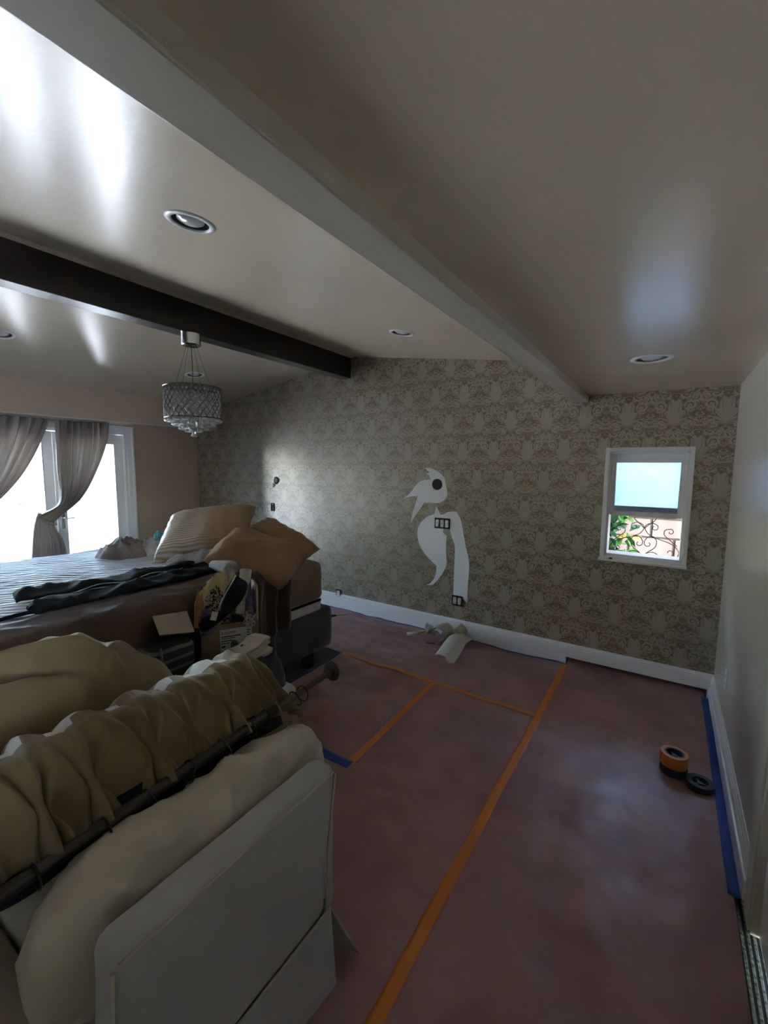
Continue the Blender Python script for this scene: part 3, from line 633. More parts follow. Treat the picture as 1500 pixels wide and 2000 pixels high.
tape('tape_blue', 'blue masking tape on the paper edge beside the bed', (-2.240, 2.74), (-2.230, 1.9), .024, BG, .004)
tape('tape_blue', 'dark blue tape end beside the slipcovered chair', (-1.72, 1.700), (-1.325, 1.700), .060, BG, .004)
# rolls of tape
def roll(label, loc, R, h, mat, group):
    t = thing('tape_roll', label, 'tape roll', loc, group)
    G().lathe([(R * .72, 0), (R * .98, 0), (R, h * .05), (R, h * .95), (R * .98, h), (R * .72, h)], 40, cap=False).build('tape_band', mat, t, True, angle=40)
    G().lathe([(R * .60, 0), (R * .73, 0), (R * .73, h), (R * .60, h), (R * .60, 0)], 40, cap=False).build('core', 'core', t, True, angle=40)
    g = G()
    for k in range(3): g.box(-.004, .004, 0, R * .62, h * .25, h * .75, Matrix.Rotation(k * 2.094 + .4, 4, 'Z'))
    G_ = g.lathe([(.012, h * .2), (.012, h * .8)], 12); g.build('spokes', 'core', t)
    return t
z0 = ph(.12, 2.63)
roll('dark navy tape roll under the orange roll', (.115, 2.625, z0), .062, .042, 'navy', None)
roll('orange tape roll stacked on the navy roll', (.115, 2.628, z0 + .042), .063, .062, 'tape_orange', None)
roll('low black tape roll beside the stacked orange roll', (.225, 2.555, ph(.225, 2.555)), .060, .035, 'black', None)
# scraps near the skirting
def curl_strip(label, loc, rot, L, w, R, mat, seed, cat='scrap', group='wallpaper scraps by the skirting'):
    random.seed(seed); sk = random.uniform(-.4, .4)
    def fn(u, v):
        a = u * L / R; r = R * (1 + .25 * u); return (r * math.sin(a) + sk * w * (v - .5), w * (v - .5) + .02 * math.sin(a * .7), R * 1.05 - r * math.cos(a) * (1 if a < PI else .92) + .004 * math.sin(9 * v + seed))
    o = G().grid(fn, 30, 6).build('paper_scrap', mat, None, True, solid=.0012); o.location = loc; o.rotation_euler = rot
    zmin = min((o.matrix_basis @ Vector(c)).z for c in [v.co for v in o.data.vertices]); o.location.z += ph(loc[0], loc[1]) + .003 - zmin
    return tag(o, label, cat, group)
def sheet(label, P, mat, loc, th=.0015, name='paper_scrap', cat='scrap', group=None):
    o = G().grid(P, 14, 20).build(name, mat, None, True, solid=th); o.location = loc
    zmin = min(v.co.z for v in o.data.vertices); o.location.z = ph(loc[0], loc[1]) + .003 - zmin; return tag(o, label, cat, group)
sheet('flat white paper scrap arching over the pile toward the tape', lambda u, v: ((u - .5) * .165 + .02 * math.sin(v * 4) * (1 - v), .0 + .42 * (v - .5), .075 * math.sin(min(1, v * 1.15) * 2.4) + .012 * math.sin(u * 5) - .03 * (1 - v) * (u > .62)), 'label', (-1.44, 3.30, 0))
curl_strip('tan rolled wallpaper scrap beside the white paper', (-1.66, 3.46, 0), (0, .1, .35), .30, .19, .065, 'linen', 2)
curl_strip('grey curled wallpaper ring at the end of the scrap pile', (-1.90, 3.46, 0), (1.35, 0, .5), .42, .03, .075, 'linen', 3)
curl_strip('white crumpled curl in the scrap pile', (-1.80, 3.52, 0), (.4, .2, 2.2), .22, .07, .035, 'label', 5)
curl_strip('narrow white curl standing against the skirting', (-1.66, 3.58, 0), (.2, -.3, .9), .20, .08, .045, 'white', 7)
curl_strip('long thin grey paper sliver on the floor paper', (-1.74, 3.36, 0), (0, 0, .5), .22, .018, .20, 'taupe_heap', 9)
curl_strip('olive backed scrap leaning on the skirting board', (-1.52, 3.57, 0), (.5, .1, -.3), .18, .10, .06, 'linen', 11)
curl_strip('tiny white paper curl lying alone near the crossing tape', (-1.53, 3.22, 0), (0, 0, .3), .05, .02, .012, 'label', 13)
curl_strip('small pale paper flake by the crossing orange tape', (-1.86, 2.93, 0), (0, 0, 1.), .06, .025, .08, 'linen', 15)
t = thing('screwdriver', 'small black screwdriver lying on paper beside the bed head', 'screwdriver', (-2.84, 3.38, ph(-2.84, 3.38) + .014), rotz=.95)
G().lathe([(.006, -.06), (.012, -.055), (.013, -.02), (.010, 0), (.012, .015), (.006, .02)], 12, Matrix.Rotation(PI / 2, 4, 'Y')).build('handle', 'black', t, True)
G().tube([(.018, 0, 0), (.14, 0, -.004)], .003, 8).build('shaft', 'pewter', t, True)

# ------------------------------------------------------------------ bed
BX0, BX1, BY0, BY1 = -4.10, -2.25, .45, 2.66
bed = thing('bed', 'upholstered grey bed heaped with pillows and clothes', 'bed', (-3.2, 1.55, 0))
def bp(g, name, mat, **k):
    g.v = [(a + 3.2, b - 1.55, c) for a, b, c in g.v]; return g.build(name, mat, bed, **k)
def rbox(x0, x1, y0, y1, z0, z1, r, n=10, amp=0., seed=1., nz=None):
    """rounded soft box with a little waviness"""
    g = G(); cx, cy, c3 = (x0 + x1) / 2, (y0 + y1) / 2, (z0 + z1) / 2; hx, hy, hz = (x1 - x0) / 2, (y1 - y0) / 2, (z1 - z0) / 2
    N = lambda h: max(6, int(h * 2 / (.05 if n == 10 else n)))
    def put(p):
        q = Vector((max(-hx + r, min(hx - r, p.x)), max(-hy + r, min(hy - r, p.y)), max(-hz + r, min(hz - r, p.z))))
        d = p - q
        if d.length > 1e-6: p = q + d.normalized() * r
        w = Vector((cx, cy, c3)) + p
        if amp:
            nn = p.normalized(); w = w + nn * amp * (fold(w, 5., seed) - .5 + .6 * fbm(w, 3., seed))
        return w
    for ax, (ha, hb, hc) in enumerate(((hy, hz, hx), (hx, hz, hy), (hx, hy, hz))):
        for sg in (-1, 1):
            def fn(u, v, ax=ax, sg=sg, ha=ha, hb=hb, hc=hc):
                a, b, c = (u * 2 - 1) * ha, (v * 2 - 1) * hb, sg * hc
                return put(Vector((c, a, b)) if ax == 0 else Vector((a, c, b)) if ax == 1 else Vector((a, b, c)))
            g.grid(fn, N(ha), N(hb))
    return g
bp(rbox(BX0 - .01, BX1, BY0, BY1, .125, .465, .035, 10, .006, 2.), 'frame', 'grey_frame', smooth=True)
for lx, ly in ((BX1 - .075, 2.43), (BX1 - .075, .7), (BX0 + .08, 2.43), (BX0 + .08, .7)):
    bp(G().box(lx - .035, lx + .035, ly - .035, ly + .035, 0, .14), 'leg', 'black', bevel=.004)
bs = bp(rbox(BX0, BX1 - .012, BY0 + .03, 2.535, .455, .555, .02, 10), 'box_spring', 'white_band', smooth=True)
g = G(); g.box(BX1 - .013, BX1 - .006, BY0 + .1, 2.52, .535, .553)
for y_ in (1.83, 1.865, 1.90): g.box(BX1 - .013, BX1 - .006, y_, y_ + .016, .465, .540)
g.v = [(a + 3.2, b - 1.55, c) for a, b, c in g.v]; g.build('black_piping', 'black_cloth', bs)
bp(rbox(BX0 + .01, BX1 - .004, BY0 + .03, 2.545, .545, .853, .045, .04, .010, 5.), 'mattress', 'brown_sheet', smooth=True)
# pale sheet over the mattress
def qtop(x, y): return .862 + .012 * fbm((x, y, 0), 2.2, 4.) + .008 * fold((x + y * .4, y * .6, 0), 7., 2.) 
def fn(u, v):
    x = -4.14 + 1.735 * u; y = .38 + 1.86 * v + .04 * math.sin(u * 9) * (v > .9)
    e = min(u, 1 - u) * 1.735; z = qtop(x, y) + .006
    if x < -4.08: z -= (-4.08 - x) * 4.5; x = -4.115
    return (x, y, z)
tag(G().grid(fn, 90, 90).build('ruched_sheet', 'quilt', None, True, solid=.004), 'pale rippled bed sheet lying flat over the mattress', 'bed sheet')
# brown coverlet falling over the side
cov = thing('coverlet', 'brown satin coverlet hanging over the long side of the bed', 'bedspread', (-2.3, 1.2, .2))
prof = [(-2.50, .875), (-2.42, .885), (-2.33, .880), (-2.245, .862), (-2.205, .80), (-2.185, .65), (-2.175, .45), (-2.165, .25), (-2.16, .10)]
def fn(u, v):
    y = .30 + 1.62 * u; x, z = spline(prof, v); h = sm(.35, .6, v)
    d = h * (.020 * math.sin(y * 21 + 1.5 * math.sin(y * 5)) + .016 * fbm((y * 2, v, 0), 3., 3.)) * (.5 + v)
    z += (1 - h) * (.012 * fold((y, x * 2, 0), 4.5, 9.) - .004) + .02 * math.sin(y * 9) * (v > .95)
    return (x + d + 2.3 + .012 * h, y - 1.2, z - .2)
G().grid(fn, 110, 50).build('cloth', 'coverlet', cov, True, solid=.006)
G().tube([(-2.505 + 2.3 + .012 * math.sin(k * .7), .30 + .055 * k - 1.2, .888 - .2 + .004 * math.sin(k)) for k in range(29)], .010, 8).build('hem', 'black_cloth', cov, True)
# black trousers laid on the bed
tr = thing('trousers', 'black trousers with pale piping laid along the bed edge', 'trousers', (-2.6, 1.2, .86))
def leg(pl, w0, w1, seed, z0):
    def fn(u, v):
        c = Vector((*spline(pl, u), 0)); d = Vector((*spline(pl, min(1, u + .02)), 0)) - Vector((*spline(pl, max(0, u - .02)), 0)); d.normalize(); n = Vector((-d.y, d.x, 0))
        a = v * 2 * PI; w = (w0 + (w1 - w0) * u) * (.9 + .25 * noise.noise(Vector((u * 4, seed, 0)))); e = sm(0, .04, u) * sm(0, .04, 1 - u)
        h = (.011 + .010 * fold((u * 3, v, seed), 2.5, seed)) * (.35 + .65 * e)
        p = c + n * (w * math.cos(a)) ; zz = z0 + h + h * math.sin(a) * .95 + .026 * (fold((p.x * .8 + p.y * .3, p.y * .7, 0), 9., seed)) * max(0, math.sin(a)) 
        return (p.x + 2.6, p.y - 1.2, zz - .86)
    return G().grid(fn, 70, 24)
leg([(-2.84, .775), (-2.80, .98), (-2.78, 1.25), (-2.76, 1.55), (-2.72, 1.86)], .100, .135, 1., .884).build('trouser_leg', 'black_cloth', tr, True)
leg([(-2.52, .75), (-2.52, .98), (-2.53, 1.25), (-2.56, 1.55), (-2.62, 1.86)], .085, .13, 4., .884).build('trouser_leg', 'black_cloth', tr, True)
G().tube([(spline([(-2.60, .80), (-2.63, 1.0), (-2.64, 1.3), (-2.66, 1.6), (-2.68, 1.82)], k / 30)[0] + 2.6 + .008 * math.sin(k), spline([(-2.60, .80), (-2.63, 1.0), (-2.64, 1.3), (-2.66, 1.6), (-2.68, 1.82)], k / 30)[1] - 1.2, .062 + .008 * math.sin(k * .8)) for k in range(31)], .003, 6).build('piping', 'pale_cloth', tr, True)
# pillows
def pillow(name, label, mat, loc, rot, a, b, h, seed, pinch=.12, wr=.012, cat='pillow', group=None):
    g = G()
    for sg in (1, -1):
        def fn(u, v, sg=sg):
            x, y = u * 2 - 1, v * 2 - 1
            k = 1 - pinch * (1 - x * x) * abs(y) ** 2; l = 1 - pinch * (1 - y * y) * abs(x) ** 2
            t = max(0, (1 - x ** 4) * (1 - y ** 4)) ** .55
            px, py = a * x * l, b * y * k; p = (px, py, sg)
            d = wr * t ** .4 * (fold((px, py, sg * .3), 5.5, seed) - .45 + .7 * fbm(p, 3.2, seed))
            rad = wr * .8 * sm(.55, 1., max(abs(x), abs(y))) * math.sin(18 * math.atan2(y, x) + seed) * (t > 0)
            return (px, py, sg * (h * t + d + rad * .6 * t))
        g.grid(fn, 44, 32)
    o = g.build(name, mat, None, True); o.location = loc; o.rotation_euler = rot
    return tag(o, label, cat, group)
rd = math.radians
def axes(o, ex, ey, loc):
    ex = Vector(ex).normalized(); ey = Vector(ey); ey = (ey - ex * ey.dot(ex)).normalized(); ez = ex.cross(ey)
    o.rotation_euler = Matrix((ex, ey, ez)).transposed().to_euler(); o.location = loc
axes(pillow('pillow', 'large striped golden pillow on top of the pillow pile', 'striped_pillow', (0, 0, 0), (0, 0, 0), .36, .235, .150, 1., wr=.016), (.62, .34, .10), (-.40, .45, .50), (-2.95, 1.99, 1.075))
axes(pillow('pillow', 'tan orange pillow sloping over the bed edge toward the box', 'orange_pillow', (0, 0, 0), (0, 0, 0), .30, .20, .145, 4., pinch=.05, wr=.020), (.46, .20, -.13), (-.36, .42, .24), (-2.385, 2.01, .955))
axes(pillow('pillow', 'golden brown pillow behind the pile, nearest the damask wall', 'gold_pillow', (0, 0, 0), (0, 0, 0), .29, .165, .110, 7., pinch=.06, wr=.024), (.43, .10, -.19), (-.10, .5, .20), (-2.60, 2.41, .985))
# soft heaps
def heap(name, label, mat, loc, ra, rb, h, seed, cat, rotz=0., base=0., amp=.35, n=40, power=.8, group=None, parent=None):
    def fn(u, v):
        a = u * 2 * PI; r = v
        q = Vector((math.cos(a) * r, math.sin(a) * r, 0)); e = 1 + .18 * noise.noise(Vector((math.cos(a) * 1.6 + seed, math.sin(a) * 1.6, seed)))
        z = h * max(0, 1 - r ** 2.4) ** power
        z += h * amp * (fold((q.x + seed, q.y, 0), 2.2, seed) - .45 + .5 * fbm(q, 2.6, seed)) * min(1, (1 - r) * 5 + .0)
        return (q.x * ra * e, q.y * rb * e, max(z, 0) + base)
    g = G().grid(fn, n * 2, n)
    o = g.build(name, mat, parent, True); o.location = loc; o.rotation_euler.z = rotz
    if parent is None: tag(o, label, cat, group)
    elif label: o['label'] = label
    return o
heap('clothing_heap', 'taupe heap of crumpled clothes on the bed by the doors', 'taupe_heap', (-3.62, 1.70, .868), .20, .165, .135, 2.3, 'clothes', 1.0, amp=.28)
heap('plum_garment', 'dark plum garment lying on top of the taupe heap', 'plum', (-3.60, 1.715, .968), .085, .07, .030, 5.1, 'clothes', .4, amp=.2)
heap('grey_garment', 'pale grey crumpled garment between the heap and teal towel', 'pale_cloth', (-3.50, 1.835, .868), .10, .08, .11, 7.7, 'clothes', .8, amp=.6)
heap('teal_towel', 'teal towel bunched beside the striped pillow', 'teal', (-3.50, 1.93, .868), .075, .06, .145, 9.2, 'towel', .3, amp=.6, power=.6)
heap('grey_blanket', 'pale grey bunched blanket tucked under the striped pillow', 'pale_cloth', (-2.72, 1.86, .868), .34, .17, .10, 12.4, 'blanket', .75, amp=.6)
tag(rbox(-2.56, -2.36, 1.72, 1.84, .885, .965, .038, .02, .014, 6.).build('ruched_sleeve', 'pale_cloth', None, True), 'pale ruched sleeve poking out below the orange pillow', 'clothes')
# brown plush throw over the bed side
th = [(-2.60, .90), (-2.42, .905), (-2.28, .895), (-2.20, .85), (-2.165, .76), (-2.15, .64), (-2.14, .52)]
def fn(u, v):
    y = 1.80 + .33 * u + .03 * math.sin(v * 5); x, z = spline(th, v); h = sm(.4, .7, v)
    return (x + h * (.022 * math.sin(u * 15 + v * 2) + .012 * fbm((u, v, 0), 4., 2.)) + .004, y - .02 * h * (u - .5), z + .012 * fold((u, v, 0), 3., 5.) - .05 * h * math.sin(u * 3) * (v > .9))
tag(G().grid(fn, 50, 40).build('plush_throw', 'throw', None, True, solid=.012), 'dark brown plush throw hanging down below the orange pillow', 'throw')

# ------------------------------------------------------------------ things on the floor beside the bed
# open cardboard carton with label
BW, BD, BH = .30, .16, .33
CO = (-1.90, 1.59, .40)
ct = thing('cardboard_carton', 'open cardboard carton with a white printed label beside the bed', 'box', CO, rotz=rd(60))
tk = .006
g = G(); g.box(-BW, 0, 0, tk, 0, BH).build('front_panel', 'cardboard', ct)
G().box(-BW, 0, BD - tk, BD, 0, BH).build('back_panel', 'cardboard', ct); G().box(-BW, -BW + tk, tk, BD - tk, 0, BH).build('side_panel', 'cardboard', ct); G().box(-tk, 0, tk, BD - tk, 0, BH).build('side_panel', 'cardboard', ct)
G().box(-BW, 0, 0, BD, -.006, 0).build('base_panel', 'cardboard', ct)
G().box(-.007, .003, .0, BD, BH, BH + .20).build('flap', 'corrugated', ct)
iv = (Matrix.Translation(CO) @ Matrix.Rotation(rd(60), 4, 'Z')).inverted()
q4 = [(-2.176, 1.142, .82), (-2.187, 1.338, .79), (-1.987, 1.253, .745), (-1.953, 1.053, .80)]
g = G(); vs = [iv @ Vector(p) for p in q4]; g.add(vs + [p + Vector((0, 0, .005)) for p in vs], [(0, 1, 2, 3), (4, 7, 6, 5), (0, 4, 5, 1), (1, 5, 6, 2), (2, 6, 7, 3), (3, 7, 4, 0)]); g.build('flap', 'corrugated', ct)
fl = G().box(-BW, 0, 0, .005, 0, .14).build('flap', 'cardboard', ct); fl.location = (0, BD - .005, BH); fl.rotation_euler.x = rd(-6)
lb = G().box(-.205, -.035, -.0012, 0, .130, .300).build('printed_label', 'label', ct)
def txt(s, size, x, z, par, depth=-.0014):
    c = bpy.data.curves.new('lettering', 'FONT'); c.body = s; c.size = size; c.extrude = .0002; o = bpy.data.objects.new('t', c); COL.objects.link(o)
    dg = bpy.context.evaluated_depsgraph_get(); me = bpy.data.meshes.new_from_object(o.evaluated_get(dg)); bpy.data.objects.remove(o)
    me.materials.clear(); me.materials.append(M['ink'].m); k = bpy.data.objects.new('lettering', me); COL.objects.link(k); k.parent = par; k.location = (x, depth, z); k.rotation_euler = (PI / 2, 0, 0); return k
tx = txt('RANARP', .024, -.200, .272, lb); tx.scale = (.85, 1, 1)
for z_, w_, h_ in ((.256, .105, .006), (.246, .075, .004), (.232, .055, .006), (.220, .045, .004), (.196, .020, .012), (.176, .035, .004), (.164, .028, .004)):
    G().box(-.200, -.200 + w_, -.0016, -.001, z_, z_ + h_).build('printed_line', 'ink', lb)
G().prism([(-.15, .17), (-.105, .17), (-.095, .185), (-.122, .232), (-.142, .236), (-.152, .215)], lambda a, b, d: Vector((a, -d, b)), .001, .0016).build('printed_lamp', 'baffle', lb)
for k in range(4): G().box(-.062, -.044 - .004 * (k % 2), -.0016, -.001, .277 - k * .014, .283 - k * .014).build('printed_line', 'ink', lb)
def inbox(name, label, cat, mat, x, y, z, ra, rb, h, seed, **k):
    c, s_ = math.cos(rd(60)), math.sin(rd(60)); return heap(name, label, mat, (CO[0] + c * x - s_ * y, CO[1] + s_ * x + c * y, CO[2] + z), ra, rb, h, seed, cat, rd(60), **k)
inbox('packed_clothes', 'dark bundle of clothes filling the open carton', 'clothes', 'charcoal', -.15, .08, .22, .14, .075, .11, 3.)
inbox('leopard_scarf', 'black and tan leopard print scarf spilling from the carton', 'scarf', 'leopard', -.21, .07, .33, .085, .06, .16, 4.)
inbox('yellow_scarf', 'pale yellow scarf draped across the carton top', 'scarf', 'yellow_cloth', -.17, .12, .42, .14, .025, .12, 6., amp=.8)
inbox('orange_scarf', 'orange and cream scarf end at the carton corner', 'scarf', 'orange_cloth', -.30, .03, .33, .035, .035, .13, 8., amp=.8)
inbox('lilac_scarf', 'lilac patterned cloth hanging over the carton edge', 'scarf', 'lilac', -.27, -.01, .30, .04, .04, .10, 10., amp=.7)
inbox('patterned_cloth', 'grey and plum patterned cloth beside the cardboard tube', 'clothes', 'lilac', -.035, .06, .33, .035, .05, .17, 13., amp=.6)
inbox('white_tag_pack', 'white crumpled tissue with black print on the carton', 'tissue', 'pale_cloth', -.14, .14, .50, .05, .03, .08, 15., amp=.9)
def at_box(x, y, z): return (CO[0] + math.cos(rd(60)) * x - math.sin(rd(60)) * y, CO[1] + math.sin(rd(60)) * x + math.cos(rd(60)) * y, CO[2] + z)
t = thing('cardboard_tube', 'hollow white cardboard tube standing in the carton', 'tube', at_box(-.080, .075, .36)); t.rotation_euler = (rd(-6), rd(4), 0)
G().lathe([(.032, 0), (.032, .25), (.027, .25), (.027, .02)], 32, cap=False).build('wall', 'tube', t, True, angle=40)
# black plush boot lying on the carton
bt = thing('black_boot', 'black plush slipper boot draped over the carton front', 'boot', at_box(-.20, -.03, .36), rotz=rd(60))
def boot(u, v):
    c = spline([(-.115, -.045, .015), (-.09, -.05, .018), (-.03, -.05, .030), (.03, -.04, .065), (.065, -.025, .13), (.085, -.005, .19), (.085, .02, .235)], u)
    w = spline([(.006,), (.040,), (.052,), (.058,), (.062,), (.055,), (.010,)], u)[0]; d = spline([(.006,), (.035,), (.042,), (.045,), (.045,), (.04,), (.008,)], u)[0]
    e0 = spline([(0.,), (.2,), (.5,), (.8,), (1.,), (1.1,), (1.1,)], u)[0]; a = v * 2 * PI
    return (c[0] + w * math.cos(a) * math.sin(e0 * 1.3), c[1] + d * math.sin(a), c[2] + w * math.cos(a) * math.cos(e0 * 1.3) + .005 * fbm((u * 3, math.cos(a), math.sin(a)), 3., 1.))
G().grid(boot, 40, 28).build('boot_body', 'black_fur', bt, True)
G().tube([spline([(-.03, -.09, .06), (-.02, -.092, .10), (.01, -.085, .16), (.05, -.055, .215), (.08, -.02, .25)], k / 20) for k in range(21)], .0035, 6).build('welt', 'pale_cloth', bt, True)
G().box(-.075, -.045, -.098, -.094, .03, .075, Matrix.Rotation(.3, 4, 'Y')).build('tag', 'label', bt)
# thin white cable bundle
random.seed(21); t = thing('cable_bundle', 'tangled pale cables at the carton corner', 'cable', at_box(-.03, -.020, .31))
for k in range(4):
    pts = [Vector((random.uniform(-.05, .03), random.uniform(-.04, .01), random.uniform(-.03, .09))) for _ in range(6)]
    G().tube([spline([tuple(p) for p in pts], i / 30) for i in range(31)], .0035, 6).build('cable', 'linen', t, True)
sc_ = G().box(-BW + .01, -.01, .01, BD - .01, 0, .393).build('storage_carton', 'cardboard', None, bevel=.003); sc_.location = (CO[0], CO[1], 0); sc_.rotation_euler.z = rd(60)
tag(sc_, 'closed brown carton supporting the open labelled carton', 'box')
# striped tote
tt = thing('striped_tote', 'black tote bag with pale stripes between bed and khaki curtain', 'bag', (-2.03, 1.125, 0))
rbox(-.095, .095, -.115, .115, .0, .735, .05, .03, .014, 3.).build('bag_body', 'tote', tt, True)
for s_ in (-1, 1): G().tube([spline([(.09, -.10 + .03 * s_, .70), (.125, -.125 + .03 * s_, .755), (.13, -.12 + .03 * s_, .69), (.115, -.10 + .05 * s_, .62)], k / 24) for k in range(25)], .005, 8).build('handle', 'baffle', tt, True)
# box, pad, bag, linen
tag(G().box(-1.885, -1.66, 1.21, 1.61, 0, .335).build('packing_carton', 'cardboard', None, bevel=.004), 'brown carton holding the white pad and charcoal bag', 'box')
tag(rbox(-1.895, -1.635, 1.16, 1.64, .335, .405, .034, .04, .008, 2.).build('white_pad', 'white_foam', None, True), 'white quilted pad lying on the brown carton', 'pad')
heap('charcoal_bag', 'crumpled charcoal nylon bag under the folded linen', 'charcoal', (-1.775, 1.41, .400), .105, .215, .215, 4.4, 'bag', -.1, amp=.3, power=.45)
lin = thing('folded_linen', 'stack of folded natural linen cloths on the charcoal bag', 'linen', (-1.775, 1.42, .585), rotz=rd(8))
for k in range(5):
    w = .115 - .006 * k; 
    def fn(u, v, k=k, w=w):
        a = u * 2 * PI; r = .010 + .0025 * math.sin(5 * v + k); x = (.055 + .008 * (k % 2)) * max(-1, min(1, 1.25 * math.cos(a))); y = (v - .5) * 2 * w + .012 * math.sin(k * 2.1)
        return (x + .006 * math.sin(9 * v + k), y, .011 + k * .0185 + r * math.sin(a) + .006 * math.sin(4 * v + k) + .01 * (v - .3))
    G().grid(fn, 22, 16).build('folded_cloth', 'linen', lin, True)

# ------------------------------------------------------------------ slipcovered chair in the foreground
ch = thing('slipcovered_chair', 'cream slipcovered armchair seen from behind, curtains piled on it', 'armchair', (-1.15, .6, 0))
def cp(g, name, mat, **k):
    g.v = [(a + 1.15, b - .6, c) for a, b, c in g.v]; return g.build(name, mat, ch, **k)
g = rbox(-.862, -.775, .285, .885, .26, .755, .030, .03, .003, 8.)
g.v = [(a + .035 * sm(.3, .75, c), b + .012 * (c - .3), c) for a, b, c in g.v]
bk = cp(g, 'chair_back', 'cream_flat', smooth=True)
def piping(pts, par=bk): 
    G().tube([(a + 1.15, b - .6, c) for a, b, c in pts], .0035, 6).build('piping', 'cream', par, True)
piping([(-.772, .288, .275), (-.765, .291, .5), (-.745, .294, .725)]); piping([(-.742, .302, .735), (-.742, .6, .736), (-.742, .876, .738)]); piping([(-.742, .884, .728), (-.764, .878, .5), (-.772, .874, .275)]); piping([(-.771, .285, .278), (-.771, .6, .278), (-.771, .878, .278)])
def fn(u, v):
    y = .27 + .625 * u; z = .28 - .27 * v
    return (-.772 + .012 * v + .010 * v * math.sin(u * 7) + 1.15, y - .6 + .01 * v * (u - .5), z)
G().grid(fn, 30, 12).build('skirt_panel', 'cream_flat', ch, True, solid=.003)
def fn(u, v): return (-.785 - .16 * u + .045 * v * (1 - u) + 1.15,   .892 + .11 * v * (1 - u) + .015 * math.sin(u * 5) * v - .6, .29 - .265 * v)
G().grid(fn, 16, 12).build('skirt_panel', 'linen', ch, True, solid=.003)
def fn(u, v): return (-.785 - .57 * u + 1.15, .272 + .012 * v * math.sin(u * 9) - .6, .28 - .27 * v)
G().grid(fn, 30, 10).build('skirt_panel', 'cream_flat', ch, True, solid=.003)
cp(rbox(-1.36, -.86, .27, .895, .13, .43, .02, .05), 'seat_base', 'cream', smooth=True)
cp(rbox(-1.38, -.90, .29, .89, .40, .52, .045, .04, .01, 3.), 'seat_cushion', 'cream', smooth=True)
cp(rbox(-1.35, -.84, .13, .28, .13, .50, .05, .04, .004, 5.), 'arm', 'cream', smooth=True)
cp(rbox(-1.35, -.84, .895, 1.02, .13, .575, .05, .04, .004, 6.), 'arm', 'cream', smooth=True)
for lx in (-.83, -1.32):
    for ly in (.3, .9): cp(G().box(lx - .025, lx + .025, ly - .025, ly + .025, 0, .14), 'leg', 'black')
# thick loose back cushion
def cush(g, y0=.215, y1=1.01):
    def fn(u, v):
        a = u * 2 * PI; yy = v * 2 - 1; e = max(0., 1 - abs(yy) ** 5) ** .42; y = (y0 + y1) / 2 + (y1 - y0) / 2 * yy
        ca, sa = math.cos(a), math.sin(a); sx = math.copysign(abs(ca) ** .75, ca); sz = math.copysign(abs(sa) ** .75, sa)
        x = -.932 + .088 * sx * e; z = .635 + .158 * sz * e + .02 * yy * 0
        p = (x, y, z); d = .015 * (fold((x * 1.5, y * 1.1 + z * .6, z * 2), 5.5, 3.) - .45) + .012 * (fold((x, y * .8 - z * .8, z), 13., 5.) - .4) + .014 * fbm(p, 4., 6.) * (.4 + .6 * (sz > 0))
        d += .014 * math.exp(-((sz - .8) / .25) ** 2) * math.sin(y * 38 + 3 * math.sin(y * 9)) * .6
        return (x + d * sx, y, z + d * sz)
    return g.grid(fn, 72, 90)
tag(cush(G()).build('back_cushion', 'cream', None, True), 'plump cream loose cushion standing against the chair back', 'cushion')
# curtain rod with rings
RY = lambda y: .772 + (y - .215) * (.826 - .772) / (1.15 - .215) + .018
rod = thing('curtain_rod', 'dark bronze telescopic curtain rod with rings, lying on the cream cushion', 'curtain rod', (-1.0, .6, .8))
G().tube([(0, -.75, RY(-.15) - .8), (0, .30, RY(.9) - .8)], .0145, 16).build('outer_rod', 'rod_metal', rod, True, angle=40)
G().tube([(0, .28, RY(.88) - .8), (0, .545, RY(1.145) - .8)], .0105, 16).build('inner_rod', 'finial_metal', rod, True, angle=40)
Mf = Matrix.Translation((0, .545, RY(1.145) - .8)) @ Matrix.Rotation(-PI / 2, 4, 'X')
G().lathe([(.0, -.004), (.015, -.002), (.016, .006), (.010, .012), (.010, .018), (.018, .020), (.036, .026), (.037, .031), (.026, .041), (.010, .046), (0, .048)], 32, Mf).build('finial', 'finial_metal', rod, True, angle=50)
random.seed(9)
for y_ in (.27, .40, .50, .60, .71, .80, .855, .985, 1.02):
    c = Vector((0, y_ - .6, RY(y_) - .8 - .010)); ti = random.uniform(-.6, .6)
    rg = G().tube([c + Vector((.0255 * math.cos(k * PI / 10), .0255 * ti * math.sin(k * PI / 10) * .6, .0255 * math.sin(k * PI / 10))) for k in range(20)], .0024, 6, closed=True).build('ring', 'rod_metal', rod, True)
    e = c + Vector((-.012, 0, -.030)); G().tube([e + Vector((0, 0, .008)), e + Vector((-.008, .004, 0)), e + Vector((-.016, .002, .012))], .002, 6).build('clip', 'chrome', rg, True)
